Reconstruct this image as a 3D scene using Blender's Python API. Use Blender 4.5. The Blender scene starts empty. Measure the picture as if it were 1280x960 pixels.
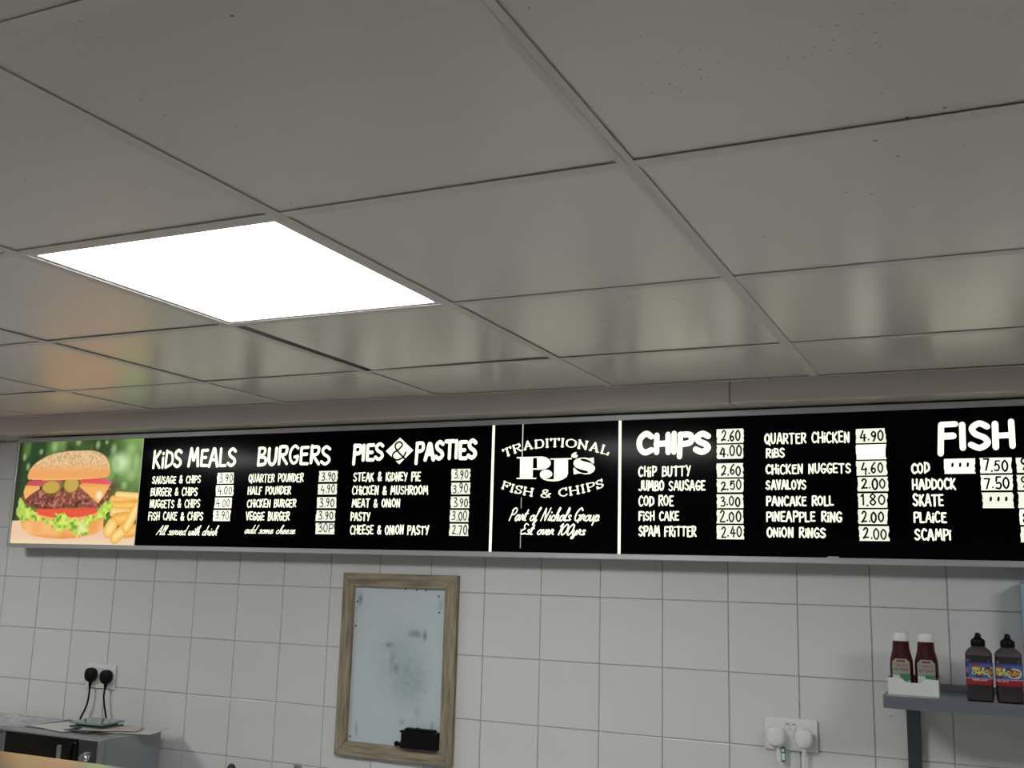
import bpy, bmesh, math, random
import numpy as np
from mathutils import Matrix, Vector
from mathutils.geometry import tessellate_polygon
random.seed(4)
S = bpy.context.scene
COL = S.collection

# ---------------------------------------------------------------- camera
cam_d = bpy.data.cameras.new('camera'); cam = bpy.data.objects.new('camera', cam_d); COL.objects.link(cam)
cam_d.sensor_fit = 'HORIZONTAL'; cam_d.sensor_width = 36.0; cam_d.lens = 36.0 * 1303.4 / 1280.0
cam_d.clip_start = 0.02
RGT, FWD, UP = (0.91099, 0.41155, 0.02689), (-0.40941, 0.89453, 0.17945), (0.04979, -0.17449, 0.9834)
cam.matrix_world = Matrix(((RGT[0], UP[0], -FWD[0], 3.7116), (RGT[1], UP[1], -FWD[1], -3.1371),
                           (RGT[2], UP[2], -FWD[2], 0.0632), (0, 0, 0, 1)))
S.camera = cam
# ---------------------------------------------------------------- world, exposure, light levels
w = bpy.data.worlds.new('world'); S.world = w; w.use_nodes = True
w.node_tree.nodes['Background'].inputs[0].default_value = (0.75, 0.85, 1.0, 1)
w.node_tree.nodes['Background'].inputs[1].default_value = 0.38
S.view_settings.view_transform = 'Standard'; S.view_settings.look = 'None'
S.view_settings.gamma = 1.0; S.view_settings.use_curve_mapping = False
S.view_settings.exposure = 0.0
PANEL_LIGHT = 22.5      # ceiling light diffusers
LETTER_LIGHT = 1.35     # backlit lettering of the menu sign
STRIP_LIGHT = 1.25      # backlit price strips
PICTURE_LIGHT = 0.98    # backlit burger picture
S.cycles.max_bounces = 8; S.cycles.diffuse_bounces = 5; S.cycles.glossy_bounces = 4
S.cycles.sample_clamp_indirect = 6.0

# ---------------------------------------------------------------- materials
def lin(c):
    return tuple((v/255/12.92 if v/255 <= .04045 else ((v/255+.055)/1.055)**2.4) for v in c)
def mat(name, rgb, rough=.5, metal=0.0, spec=.5, coat=0.0, coat_rough=.1, noise=0.0, nscale=8.0, bump=0.0, bscale=60.0,
        stretch=(1,1,1), alpha=1.0, trans=0.0, ior=1.45, rvar=0.0):
    m = bpy.data.materials.new(name); m.use_nodes = True
    nt = m.node_tree; b = nt.nodes['Principled BSDF']
    b.inputs['Base Color'].default_value = (*rgb, 1); b.inputs['Roughness'].default_value = rough
    b.inputs['Metallic'].default_value = metal; b.inputs['Specular IOR Level'].default_value = spec
    b.inputs['Coat Weight'].default_value = coat; b.inputs['Coat Roughness'].default_value = coat_rough
    b.inputs['Alpha'].default_value = alpha; b.inputs['Transmission Weight'].default_value = trans
    b.inputs['IOR'].default_value = ior
    if noise or bump or rvar:
        tc = nt.nodes.new('ShaderNodeTexCoord'); mp = nt.nodes.new('ShaderNodeMapping')
        mp.inputs['Scale'].default_value = stretch
        nt.links.new(tc.outputs['Object'], mp.inputs[0])
    if noise:
        n = nt.nodes.new('ShaderNodeTexNoise'); n.inputs['Scale'].default_value = nscale; n.inputs['Detail'].default_value = 6
        nt.links.new(mp.outputs[0], n.inputs['Vector'])
        r = nt.nodes.new('ShaderNodeValToRGB')
        r.color_ramp.elements[0].position = .3; r.color_ramp.elements[1].position = .7
        r.color_ramp.elements[0].color = (*[c*(1-noise) for c in rgb], 1)
        r.color_ramp.elements[1].color = (*[min(1, c*(1+noise)) for c in rgb], 1)
        nt.links.new(n.outputs[0], r.inputs[0]); nt.links.new(r.outputs[0], b.inputs['Base Color'])
    if rvar:
        n3 = nt.nodes.new('ShaderNodeTexNoise'); n3.inputs['Scale'].default_value = nscale
        nt.links.new(mp.outputs[0], n3.inputs['Vector'])
        mr = nt.nodes.new('ShaderNodeMapRange'); mr.inputs[3].default_value = max(0, rough-rvar); mr.inputs[4].default_value = rough+rvar
        nt.links.new(n3.outputs[0], mr.inputs[0]); nt.links.new(mr.outputs[0], b.inputs['Roughness'])
    if bump:
        n2 = nt.nodes.new('ShaderNodeTexNoise'); n2.inputs['Scale'].default_value = bscale; n2.inputs['Detail'].default_value = 3
        nt.links.new(mp.outputs[0], n2.inputs['Vector'])
        bp = nt.nodes.new('ShaderNodeBump'); bp.inputs['Strength'].default_value = bump; bp.inputs['Distance'].default_value = .002
        nt.links.new(n2.outputs[0], bp.inputs['Height']); nt.links.new(bp.outputs[0], b.inputs['Normal'])
    return m
def emit(name, rgb, strength):
    m = bpy.data.materials.new(name); m.use_nodes = True; b = m.node_tree.nodes['Principled BSDF']
    b.inputs['Base Color'].default_value = (.02, .02, .02, 1); b.inputs['Roughness'].default_value = .3
    b.inputs['Emission Color'].default_value = (*rgb, 1); b.inputs['Emission Strength'].default_value = strength
    return m
def painted(name, emission=0.0, rough=.4, spec=.5, coat=0.0):
    m = bpy.data.materials.new(name); m.use_nodes = True; nt = m.node_tree; b = nt.nodes['Principled BSDF']
    a = nt.nodes.new('ShaderNodeAttribute'); a.attribute_name = 'Col'
    b.inputs['Roughness'].default_value = rough; b.inputs['Specular IOR Level'].default_value = spec
    b.inputs['Coat Weight'].default_value = coat; b.inputs['Coat Roughness'].default_value = .05
    if emission:
        b.inputs['Base Color'].default_value = (.03, .03, .03, 1)
        nt.links.new(a.outputs['Color'], b.inputs['Emission Color']); b.inputs['Emission Strength'].default_value = emission
    else:
        nt.links.new(a.outputs['Color'], b.inputs['Base Color'])
    return m

def ceiling_mat():
    """satin white panel with sparse dark specks and faint brown spatter"""
    m = mat('ceiling_panel_paint', (.72, .69, .655), rough=.38, spec=.5, coat=1.0, coat_rough=.29, bump=.04, bscale=30)
    nt = m.node_tree; b = nt.nodes['Principled BSDF']; b.inputs['Coat IOR'].default_value = 1.85
    g = nt.nodes.new('ShaderNodeNewGeometry')
    v = nt.nodes.new('ShaderNodeTexVoronoi'); v.inputs['Scale'].default_value = 19; v.inputs['Randomness'].default_value = 1
    nt.links.new(g.outputs['Position'], v.inputs['Vector'])
    n = nt.nodes.new('ShaderNodeTexNoise'); n.inputs['Scale'].default_value = 2.3
    nt.links.new(g.outputs['Position'], n.inputs['Vector'])
    mr = nt.nodes.new('ShaderNodeMapRange'); mr.inputs[1].default_value = .34; mr.inputs[2].default_value = .62
    mr.inputs[3].default_value = .0; mr.inputs[4].default_value = .052
    nt.links.new(n.outputs[0], mr.inputs[0])
    lt = nt.nodes.new('ShaderNodeMath'); lt.operation = 'LESS_THAN'
    nt.links.new(v.outputs['Distance'], lt.inputs[0]); nt.links.new(mr.outputs[0], lt.inputs[1])
    mx = nt.nodes.new('ShaderNodeMix'); mx.data_type = 'RGBA'
    mx.inputs[6].default_value = (.72, .69, .655, 1); mx.inputs[7].default_value = (.16, .14, .12, 1)
    v2 = nt.nodes.new('ShaderNodeTexVoronoi'); v2.inputs['Scale'].default_value = 75
    nt.links.new(g.outputs['Position'], v2.inputs['Vector'])
    n2 = nt.nodes.new('ShaderNodeTexNoise'); n2.inputs['Scale'].default_value = 3.1; n2.inputs['Detail'].default_value = 1
    nt.links.new(g.outputs['Position'], n2.inputs['Vector'])
    m2 = nt.nodes.new('ShaderNodeMapRange'); m2.inputs[1].default_value = .60; m2.inputs[2].default_value = .74
    m2.inputs[3].default_value = .0; m2.inputs[4].default_value = .16
    nt.links.new(n2.outputs[0], m2.inputs[0])
    l2 = nt.nodes.new('ShaderNodeMath'); l2.operation = 'LESS_THAN'
    nt.links.new(v2.outputs['Distance'], l2.inputs[0]); nt.links.new(m2.outputs[0], l2.inputs[1])
    h2 = nt.nodes.new('ShaderNodeMath'); h2.operation = 'MULTIPLY'; h2.inputs[1].default_value = .55
    nt.links.new(l2.outputs[0], h2.inputs[0])
    mm = nt.nodes.new('ShaderNodeMath'); mm.operation = 'MAXIMUM'
    nt.links.new(lt.outputs[0], mm.inputs[0]); nt.links.new(h2.outputs[0], mm.inputs[1])
    nt.links.new(mm.outputs[0], mx.inputs[0]); nt.links.new(mx.outputs[2], b.inputs['Base Color'])
    return m
M = {}
M['ceil'] = ceiling_mat()
M['tbar'] = mat('grid_bar_paint', (.73, .705, .665), rough=.45, spec=.5, noise=.05, nscale=5)
M['void'] = mat('dark_void', (.02, .02, .02), rough=.9, spec=.1)
M['bulk'] = mat('bulkhead_cladding', (.56, .51, .46), rough=.3, spec=.5, coat=.6, coat_rough=.2, noise=.04, nscale=3)
M['grout'] = mat('grout', (.40, .40, .38), rough=.9, spec=.2, noise=.2, nscale=30)
M['tile'] = mat('glazed_tile', (.66, .665, .66), rough=.17, spec=.5, noise=.02, nscale=4, bump=.05, bscale=9)
M['tile_b'] = mat('glazed_tile_warm', (.655, .655, .64), rough=.18, spec=.5, noise=.02, nscale=4, bump=.05, bscale=9)
M['plaster'] = mat('painted_plaster', (.62, .61, .58), rough=.8, noise=.04, nscale=2)
M['floor'] = mat('floor_vinyl', (.60, .565, .53), rough=.45, noise=.15, nscale=12)
M['alu'] = mat('anodised_aluminium', (.50, .505, .50), rough=.42, metal=.55, spec=.5, noise=.03, nscale=6, stretch=(1, 10, 10))
M['acrylic'] = mat('black_acrylic', (.001, .001, .0018), rough=.12, spec=.06)
M['letter'] = emit('lit_lettering', (.98, 1.0, .72), LETTER_LIGHT)
M['letter_dim'] = emit('lit_lettering_dim', (.93, .94, .72), LETTER_LIGHT*.3)
M['strip'] = emit('lit_price_strip', (.74, .755, .62), STRIP_LIGHT)
M['strip_b'] = emit('lit_price_strip_bright', (1.0, 1.0, .78), STRIP_LIGHT)
M['ink'] = mat('black_marker_ink', (.01, .01, .012), rough=.6, spec=.1)
M['diffuser'] = emit('light_diffuser', (.985, .995, .985), PANEL_LIGHT)
M['black'] = mat('black_plastic', (.004, .004, .005), rough=.45, spec=.2)
M['black_gloss'] = mat('black_door_glass', (.003, .003, .003), rough=.12, spec=.4)
M['white_pl'] = mat('white_plastic', (.74, .74, .73), rough=.3, spec=.5)
M['steel'] = mat('brushed_steel', (.37, .375, .40), rough=.3, metal=1.0, noise=.06, nscale=9, stretch=(1, 14, 14), rvar=.05)
M['steel_dk'] = mat('dull_steel', (.09, .092, .10), rough=.38, metal=.8, noise=.08, nscale=9)
M['steel_top'] = mat('polished_steel_top', (.74, .73, .72), rough=.14, metal=1.0, noise=.03, nscale=9, stretch=(1, 9, 1))
M['micro'] = mat('grey_painted_metal', (.29, .30, .31), rough=.4, metal=.35, noise=.03, nscale=10)
M['micro_rim'] = mat('silver_plastic', (.30, .31, .31), rough=.35, metal=.5)
M['chrome'] = mat('chrome', (.7, .7, .7), rough=.12, metal=1.0)
M['wood'] = mat('weathered_wood', (.27, .225, .155), rough=.65, spec=.3, noise=.38, nscale=7, stretch=(14, 14, 1.4), bump=.35, bscale=40)
M['wood_h'] = mat('weathered_wood_across', (.27, .225, .155), rough=.65, spec=.3, noise=.38, nscale=7, stretch=(1.4, 14, 14), bump=.35, bscale=40)
M['wood_dk'] = mat('dark_brown_handle', (.035, .022, .016), rough=.5)
M['ketchup'] = mat('dark_red_sauce_bottle', (.045, .004, .005), rough=.18, spec=.5, coat=.4)
M['sauce'] = mat('dark_brown_sauce_bottle', (.028, .022, .022), rough=.22, spec=.5, coat=.3)
M['sauce_top'] = mat('grey_brown_bottle_shoulder', (.060, .052, .050), rough=.5, spec=.4)  # lighter and rougher than the bottle body
M['card'] = mat('white_carton_board', (.66, .68, .66), rough=.75, spec=.2, noise=.03, nscale=20)
M['blue'] = mat('pale_blue_plastic', (.26, .40, .46), rough=.35, spec=.5, noise=.04, nscale=6)
M['blue_edge'] = mat('pale_blue_edge', (.10, .17, .21), rough=.4)
M['glass_g'] = mat('green_edged_glass', (.30, .42, .36), rough=.08, spec=.6, trans=.35)
M['glass_e'] = mat('dark_green_glass_edge', (.03, .09, .06), rough=.1, spec=.6)
M['paper_w'] = mat('white_leaflet_paper', (.56, .56, .54), rough=.6)
M['paper_p'] = mat('pinkish_leaflet_paper', (.52, .42, .38), rough=.6)
M['paper_d'] = mat('dark_printed_leaflet', (.07, .07, .07), rough=.5, noise=.9, nscale=60)
M['green'] = mat('green_print', (.04, .22, .12), rough=.5)
M['bag'] = mat('clear_plastic_film', (.75, .78, .80), rough=.15, spec=.8, alpha=.35)
M['cabglass'] = mat('cabinet_glass', (.9, .95, .95), rough=.03, trans=.9)
M['picture'] = painted('burger_picture_print', PICTURE_LIGHT, rough=.25)
M['board'] = painted('whiteboard_surface', 0, rough=.28, spec=.5)
M['label'] = painted('printed_label', 0, rough=.35)
for k in ('letter', 'letter_dim', 'strip', 'strip_b', 'picture'):
    M[k].cycles.emission_sampling = 'FRONT_BACK'

# ---------------------------------------------------------------- mesh building
WL = {}                                          # world location of a root
class MB:
    def __init__(s): s.v = []; s.f = []; s.c = []
    def add(s, vs, fs):
        n = len(s.v); s.v += [tuple(p) for p in vs]; s.f += [tuple(i+n for i in f) for f in fs]; return s
    def bm(s, b):
        b.verts.ensure_lookup_table(); b.verts.index_update()
        s.add([v.co[:] for v in b.verts], [[v.index for v in f.verts] for f in b.faces]); b.free(); return s
    def box(s, x0, x1, y0, y1, z0, z1, bev=0.0, seg=2):
        b = bmesh.new(); bmesh.ops.create_cube(b, size=1.0)
        for v in b.verts:
            v.co = ((x0+x1)/2+v.co.x*(x1-x0), (y0+y1)/2+v.co.y*(y1-y0), (z0+z1)/2+v.co.z*(z1-z0))
        if bev: bmesh.ops.bevel(b, geom=b.edges[:], offset=bev, segments=seg, affect='EDGES', profile=.5)
        return s.bm(b)
    def poly_y(s, pts, y0, y1):
        """prism of an outline in x,z between two y planes"""
        n = len(pts); tri = tessellate_polygon([[Vector((p[0], p[1], 0)) for p in pts]])
        vs = [(p[0], y0, p[1]) for p in pts] + [(p[0], y1, p[1]) for p in pts]
        fs = [t for t in tri]
        if y0 != y1:
            fs += [tuple(i+n for i in reversed(t)) for t in tri] + [(i, (i+1) % n, n+(i+1) % n, n+i) for i in range(n)]
        else: vs = vs[:n]
        return s.add(vs, fs)
    def lathe(s, prof, cx, cy, cz, n=24, sx=1.0, sy=1.0, pw=2.0):
        vs = []; fs = []
        for r, z in prof:
            for k in range(n):
                a = 2*math.pi*k/n; c, d = math.cos(a), math.sin(a)
                q = (abs(c)**pw+abs(d)**pw)**(-1/pw)
                vs.append((cx+r*c*q*sx, cy+r*d*q*sy, cz+z))
        for i in range(len(prof)-1):
            for k in range(n): fs.append((i*n+k, i*n+(k+1) % n, (i+1)*n+(k+1) % n, (i+1)*n+k))
        fs.append(tuple(range(n-1, -1, -1))); fs.append(tuple((len(prof)-1)*n+k for k in range(n)))
        return s.add(vs, fs)
    def loops(s, rings, cap=True):
        n = len(rings[0]); vs = [p for r in rings for p in r]
        fs = [(i*n+k, i*n+(k+1) % n, (i+1)*n+(k+1) % n, (i+1)*n+k) for i in range(len(rings)-1) for k in range(n)]
        if cap: fs += [tuple(range(n-1, -1, -1)), tuple((len(rings)-1)*n+k for k in range(n))]
        return s.add(vs, fs)
    def tube(s, pts, r, n=10):
        P = [Vector(p) for p in smooth3(pts)]; rings = []
        u = Vector((0.13, -1, 0.2))
        for i, p in enumerate(P):
            t = (P[min(i+1, len(P)-1)]-P[max(i-1, 0)]).normalized()
            a = t.cross(u).normalized(); b = t.cross(a).normalized()
            rr = r(i/(len(P)-1)) if callable(r) else r
            rings.append([tuple(p+a*rr*math.cos(2*math.pi*k/n)+b*rr*math.sin(2*math.pi*k/n)) for k in range(n)])
        return s.loops(rings)
    def build(s, name, m, parent=None, label=None, smooth=False, kind=None, local=False):
        me = bpy.data.meshes.new(name)
        o0 = (0, 0, 0) if (local or parent is None) else WL.get(parent.name, (0, 0, 0))
        me.from_pydata([(a-o0[0], b-o0[1], c-o0[2]) for a, b, c in s.v], [], s.f)
        b = bmesh.new(); b.from_mesh(me); bmesh.ops.recalc_face_normals(b, faces=b.faces); b.to_mesh(me); b.free()
        me.materials.append(m)
        if smooth:
            me.polygons.foreach_set('use_smooth', [True]*len(me.polygons))
            try: me.set_sharp_from_angle(angle=math.radians(40))
            except Exception: pass
        o = bpy.data.objects.new(name, me); COL.objects.link(o)
        if parent is not None: o.parent = parent; WL[o.name] = o0
        if label: o['label'] = label
        if kind: o['kind'] = kind
        return o
def smooth3(pts, k=6):
    if len(pts) < 3: return pts
    out = []; n = len(pts)
    for i in range(n-1):
        p0, p1, p2, p3 = pts[max(i-1, 0)], pts[i], pts[i+1], pts[min(i+2, n-1)]
        for j in range(k):
            t = j/k
            out.append(tuple(.5*((2*b)+(-a+c)*t+(2*a-5*b+4*c-d)*t*t+(-a+3*b-3*c+d)*t**3) for a, b, c, d in zip(p0, p1, p2, p3)))
    out.append(tuple(pts[-1])); return out
def thing(name, label, cat, loc=(0, 0, 0), group=None, rz=0.0):
    o = bpy.data.objects.new(name, None); COL.objects.link(o); o.empty_display_size = .05
    o.location = loc; o.rotation_euler = (0, 0, rz); WL[o.name] = loc
    o['label'] = label; o['category'] = cat
    if group: o['group'] = group
    return o
def tag(o, label, cat, group=None):
    o['label'] = label; o['category'] = cat
    if group: o['group'] = group
    return o
def grid_mesh(name, m, P, img, parent, label=None, local=False):
    """P: (h,w,3) points, img: (h,w,3) linear colours"""
    h, w_ = P.shape[:2]; o0 = np.array((0, 0, 0) if (local or parent is None) else WL.get(parent.name, (0, 0, 0)))
    me = bpy.data.meshes.new(name); idx = np.arange(h*w_).reshape(h, w_)
    F = np.stack([idx[:-1, :-1], idx[:-1, 1:], idx[1:, 1:], idx[1:, :-1]], -1).reshape(-1, 4)
    me.from_pydata((P.reshape(-1, 3)-o0).tolist(), [], F.tolist())
    a = me.color_attributes.new('Col', 'FLOAT_COLOR', 'POINT')
    a.data.foreach_set('color', np.concatenate([img.reshape(-1, 3), np.ones((h*w_, 1))], 1).astype(np.float32).ravel())
    me.materials.append(m); me.polygons.foreach_set('use_smooth', [True]*len(me.polygons))
    o = bpy.data.objects.new(name, me); COL.objects.link(o)
    if parent is not None: o.parent = parent
    if label: o['label'] = label
    return o

# ---------------------------------------------------------------- hand lettering as strokes (x, y in hundredths of the cap height)
def G(w_, s): 
    out = []
    for st in s.split(';'):
        sm = st.startswith('~'); pts = [tuple(float(v)/100 for v in q.split(',')) for q in st.lstrip('~').split()]
        out.append((sm, pts))
    return (w_/100, out)
BR = {'A': G(44, '0,0 20,100 26,98 44,0;9,34 36,34'), 'B': G(36, '2,0 4,98;~3,98 28,96 32,74 22,56 6,53;~6,53 34,44 34,10 2,1'),
 'C': G(38, '~38,84 22,100 4,72 3,28 18,0 38,12'), 'D': G(38, '3,0 5,98;~4,98 34,82 37,28 3,1'), 'E': G(34, '34,98 3,97 3,3 34,2;3,51 28,52'),
 'F': G(34, '34,98 3,97 2,0;3,52 28,53'), 'G': G(38, '~38,86 22,100 4,72 3,28 18,0 35,12 37,42;37,42 22,42'), 'H': G(40, '2,0 3,100;38,0 38,100;2,48 38,50'),
 'I': G(5, '2,0 3,100'), 'i': G(5, '2,0 2,60;2,86 3,91'), 'J': G(30, '~30,100 30,25 18,0 1,10'), 'K': G(37, '2,0 3,100;34,100 4,44;10,52 37,0'),
 'L': G(32, '3,100 3,3 32,3'), 'M': G(52, '0,0 9,100 25,32 43,100 51,0'), 'N': G(38, '2,0 4,100 34,2 37,100'), 'O': G(40, '~20,100 3,75 2,28 20,0 37,28 37,74 20,100'),
 'p': G(36, '1,-22 4,98;~3,97 34,94 33,54 4,44'), 'f': G(34, '34,98 3,97 -1,-20;3,52 28,53'), 'P': G(36, '3,0 4,98;~3,97 34,94 33,54 4,44'), 'Q': G(42, '~20,100 3,75 2,28 20,0 37,28 37,74 20,100;24,26 42,-6'), 'R': G(38, '2,0 4,98;~4,97 33,94 30,56 5,48;12,48 38,0'),
 'S': G(38, '~36,86 20,100 4,82 10,58 30,40 35,18 18,0 0,14'), 'T': G(42, '0,97 42,98;21,97 20,0'), 'U': G(38, '~2,100 3,25 18,0 33,25 36,100'),
 'V': G(36, '0,100 18,1 36,100'), 'Y': G(38, '0,100 19,48;38,100 16,0'), 'X': G(36, '0,0 36,100;0,100 36,0'), 'W': G(56, '0,100 14,2 28,70 42,2 56,100'),
 'Z': G(36, '0,98 34,98 2,2 36,2'),
 '&': G(44, '~42,2 14,58 11,86 22,100 31,84 22,60 5,36 5,12 18,0 34,14 43,42'), '.': G(4, '2,2 3,7'), ' ': (.28, []), "'": G(4, '3,100 1,78'),
 '0': G(34, '~17,100 2,72 2,26 17,0 31,28 31,72 17,100'), '1': G(16, '2,80 14,100 14,0'), '2': G(34, '~3,80 17,100 30,80 20,42 2,2;2,2 34,3'),
 '3': G(32, '~2,90 20,100 27,78 11,54;~11,54 31,44 27,8 1,6'), '4': G(38, '20,100 1,36 38,36;28,64 26,-6'), '5': G(32, '31,98 7,98 4,56;~4,56 22,62 31,34 21,2 1,8'),
 '6': G(32, '~28,98 7,62 2,24 16,0 30,24 18,46 4,30'), '7': G(32, '0,98 31,98 12,0'), '8': G(32, '~16,52 3,76 16,100 29,76 16,52 1,24 16,0 31,24 16,52'),
 '9': G(32, '~29,74 14,48 2,74 14,100 28,82 26,40 13,0')}
_o = '~22,45 6,34 4,10 16,0 28,12 28,34 20,45 34,40'
SC = {' ': (.26, []), '.': G(8, '2,1 4,3'), 'a': G(36, '~28,44 12,46 1,22 8,0 20,8 29,44;29,46 26,8;26,8 38,6'), 'd': G(36, '~28,42 12,44 2,20 10,0 24,14;~38,105 28,30 28,4 40,4'),
 'e': G(30, '~3,18 22,30 20,46 8,42 2,18 10,0 33,10'), 'l': G(20, '~0,8 20,80 14,105 8,60 8,4 22,4'), 's': G(26, '~26,38 16,47 8,34 20,22 20,5 2,4;20,3 30,8'), 'r': G(28, '~0,2 9,50 12,42 22,44;~22,44 20,12 32,4'),
 'v': G(28, '~0,40 6,44 10,4 24,20 26,46'), 'w': G(42, '~0,44 4,6 16,4 20,42;~20,42 20,6 34,6 38,46'), 'i': G(16, '~0,6 8,44 6,6 18,4;10,66 11,70'), 't': G(18, '~0,6 14,90 8,10 20,4;0,58 22,60'),
 'h': G(34, '~0,6 18,92 12,104 6,60 2,0;~3,16 20,46 24,30 22,4 36,4'), 'n': G(34, '1,0 5,44;~3,14 20,46 25,30 22,4 36,4'), 'k': G(34, '~0,6 18,92 12,104 6,60 2,0;~4,20 22,42 22,26 8,20;10,22 32,2'),
 'o': G(34, _o), 'm': G(50, '1,0 5,44;~3,14 18,46 20,0;~20,12 36,46 38,4 50,4'), 'c': G(28, '~24,36 14,45 3,22 12,0 30,8'), 'f': G(22, '~2,0 14,60 26,104 16,98 8,10 2,-34 14,-10 22,6'),
 'u': G(34, '~2,44 4,4 20,6 26,42;~26,42 24,6 36,4'), 'p': G(34, '6,46 -2,-34;~3,20 20,46 30,26 18,0 6,8;24,4 36,6'), 'y': G(32, '~2,44 4,6 18,6 26,42;~26,42 18,-22 4,-34 2,-18 30,6'),
 'A': G(50, '~0,0 20,60 38,104;38,104 40,0 46,4;14,38 42,40'), 'P': G(46, '12,100 4,0;~4,84 26,106 42,84 30,54 10,48'), 'N': G(56, '2,0 14,102 34,2 50,104'),
 'G': G(48, '~44,84 28,104 4,66 6,14 26,0 38,18 42,46;26,44 48,46;42,44 36,-14'), 'E': G(44, '~42,90 20,104 12,80 26,56;~26,56 2,34 10,4 42,12'),
 '1': G(24, '6,78 20,102 14,0'), '0': G(44, '~24,100 4,62 6,12 20,0 38,34 38,86 24,100')}
SC['g'] = SC['y']
def text_strokes(font, s, gap=.10):
    x = 0; out = []
    for ch in s:
        w_, st = font[ch]
        for sm, pts in st: out.append((sm, [(x+a, b) for a, b in pts]))
        x += w_+gap
    return out
def catmull(pts, k=6):
    if len(pts) < 3: return pts
    return smooth3(pts, k)
def ribbon(mb, pts, wd, y):
    """flat stroke with round ends; wd is a width or a function of direction"""
    def W(dx, dz): return wd(dx, dz) if callable(wd) else wd
    n = len(pts)
    for i in range(n-1):
        (a, b), (c, d) = pts[i], pts[i+1]; L = math.hypot(c-a, d-b)
        if L < 1e-7: continue
        ux, uz = (c-a)/L, (d-b)/L; r = W(ux, uz)/2
        mb.add([(a-uz*r, y, b+ux*r), (a+uz*r, y, b-ux*r), (c+uz*r, y, d-ux*r), (c-uz*r, y, d+ux*r)], [(0, 1, 2, 3)])
        for (px, pz) in ((a, b), (c, d)) if i == n-2 or i == 0 else ((a, b),):
            mb.add([(px+r*math.cos(t*math.pi/4), y, pz+r*math.sin(t*math.pi/4)) for t in range(8)], [tuple(range(8))])
    return mb
def fit_text(mb, font, s, x0, x1, z0, z1, wd, y, jitter=.0, shear=0.0, gap=.10, rnd=None):
    st = text_strokes(font, s, gap); rnd = rnd or random.Random(len(s)*7+1)
    st = [(sm, [(a+shear*b, b) for a, b in p]) for sm, p in st]
    xs = [a for _, p in st for a, _ in p]; mn, mx = min(xs), max(xs)
    H = (z1-z0-wd); k = (x1-x0-wd)/max(mx-mn, 1e-6)
    for sm, p in st:
        jx, jz, js = rnd.uniform(-1, 1)*jitter*.4, rnd.uniform(-1, 1)*jitter, 1+rnd.uniform(-1, 1)*jitter
        q = [(x0+wd/2+(a-mn)*k+jx*H, z0+wd/2+(b*js+jz)*H) for a, b in p]
        ribbon(mb, catmull(q) if sm else q, wd*(1+rnd.uniform(-.12, .12)), y)
    return mb

# ---------------------------------------------------------------- painting small prints with numpy
def inpoly(X, Z, poly):
    r = np.zeros(X.shape, bool); n = len(poly)
    for i in range(n):
        (a, b), (c, d) = poly[i], poly[(i+1) % n]
        if b == d: continue
        cond = ((b > Z) != (d > Z)) & (X < (c-a)*(Z-b)/(d-b)+a); r ^= cond
    return r
def dseg(X, Z, a, b):
    ax, az = a; dx, dz = b[0]-a[0], b[1]-a[1]; L = dx*dx+dz*dz+1e-12
    t = np.clip(((X-ax)*dx+(Z-az)*dz)/L, 0, 1); return np.hypot(X-ax-t*dx, Z-az-t*dz)
def vnoise(X, Z, sc, seed):
    g = np.random.RandomState(seed).rand(256, 256); u, v = X*sc+40, Z*sc+40
    i, j = np.floor(u).astype(int), np.floor(v).astype(int); fu, fv = u-i, v-j; fu = fu*fu*(3-2*fu); fv = fv*fv*(3-2*fv)
    i %= 255; j %= 255
    return (g[i, j]*(1-fu)+g[i+1, j]*fu)*(1-fv)+(g[i, j+1]*(1-fu)+g[i+1, j+1]*fu)*fv
def L3(c): return np.array(lin(c))
def paint(img, mask, c, a=1.0):
    m = (mask*a)[..., None] if mask.dtype != bool else (mask.astype(float)*a)[..., None]
    img[:] = img*(1-m)+np.asarray(c)*m
def paint_text(img, X, Z, font, s, x0, x1, z0, z1, wd, c, shear=0.0):
    st = text_strokes(font, s); st = [(sm, [(a+shear*b, b) for a, b in p]) for sm, p in st]
    xs = [a for _, p in st for a, _ in p]; mn, mx = min(xs), max(xs); D = np.full(X.shape, 9.0)
    for sm, p in st:
        q = [(x0+(a-mn)*(x1-x0)/(mx-mn), z0+b*(z1-z0)) for a, b in p]; q = catmull(q, 3) if sm else q
        for i in range(len(q)-1): D = np.minimum(D, dseg(X, Z, q[i], q[i+1]))
    paint(img, D < wd/2, c)

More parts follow.
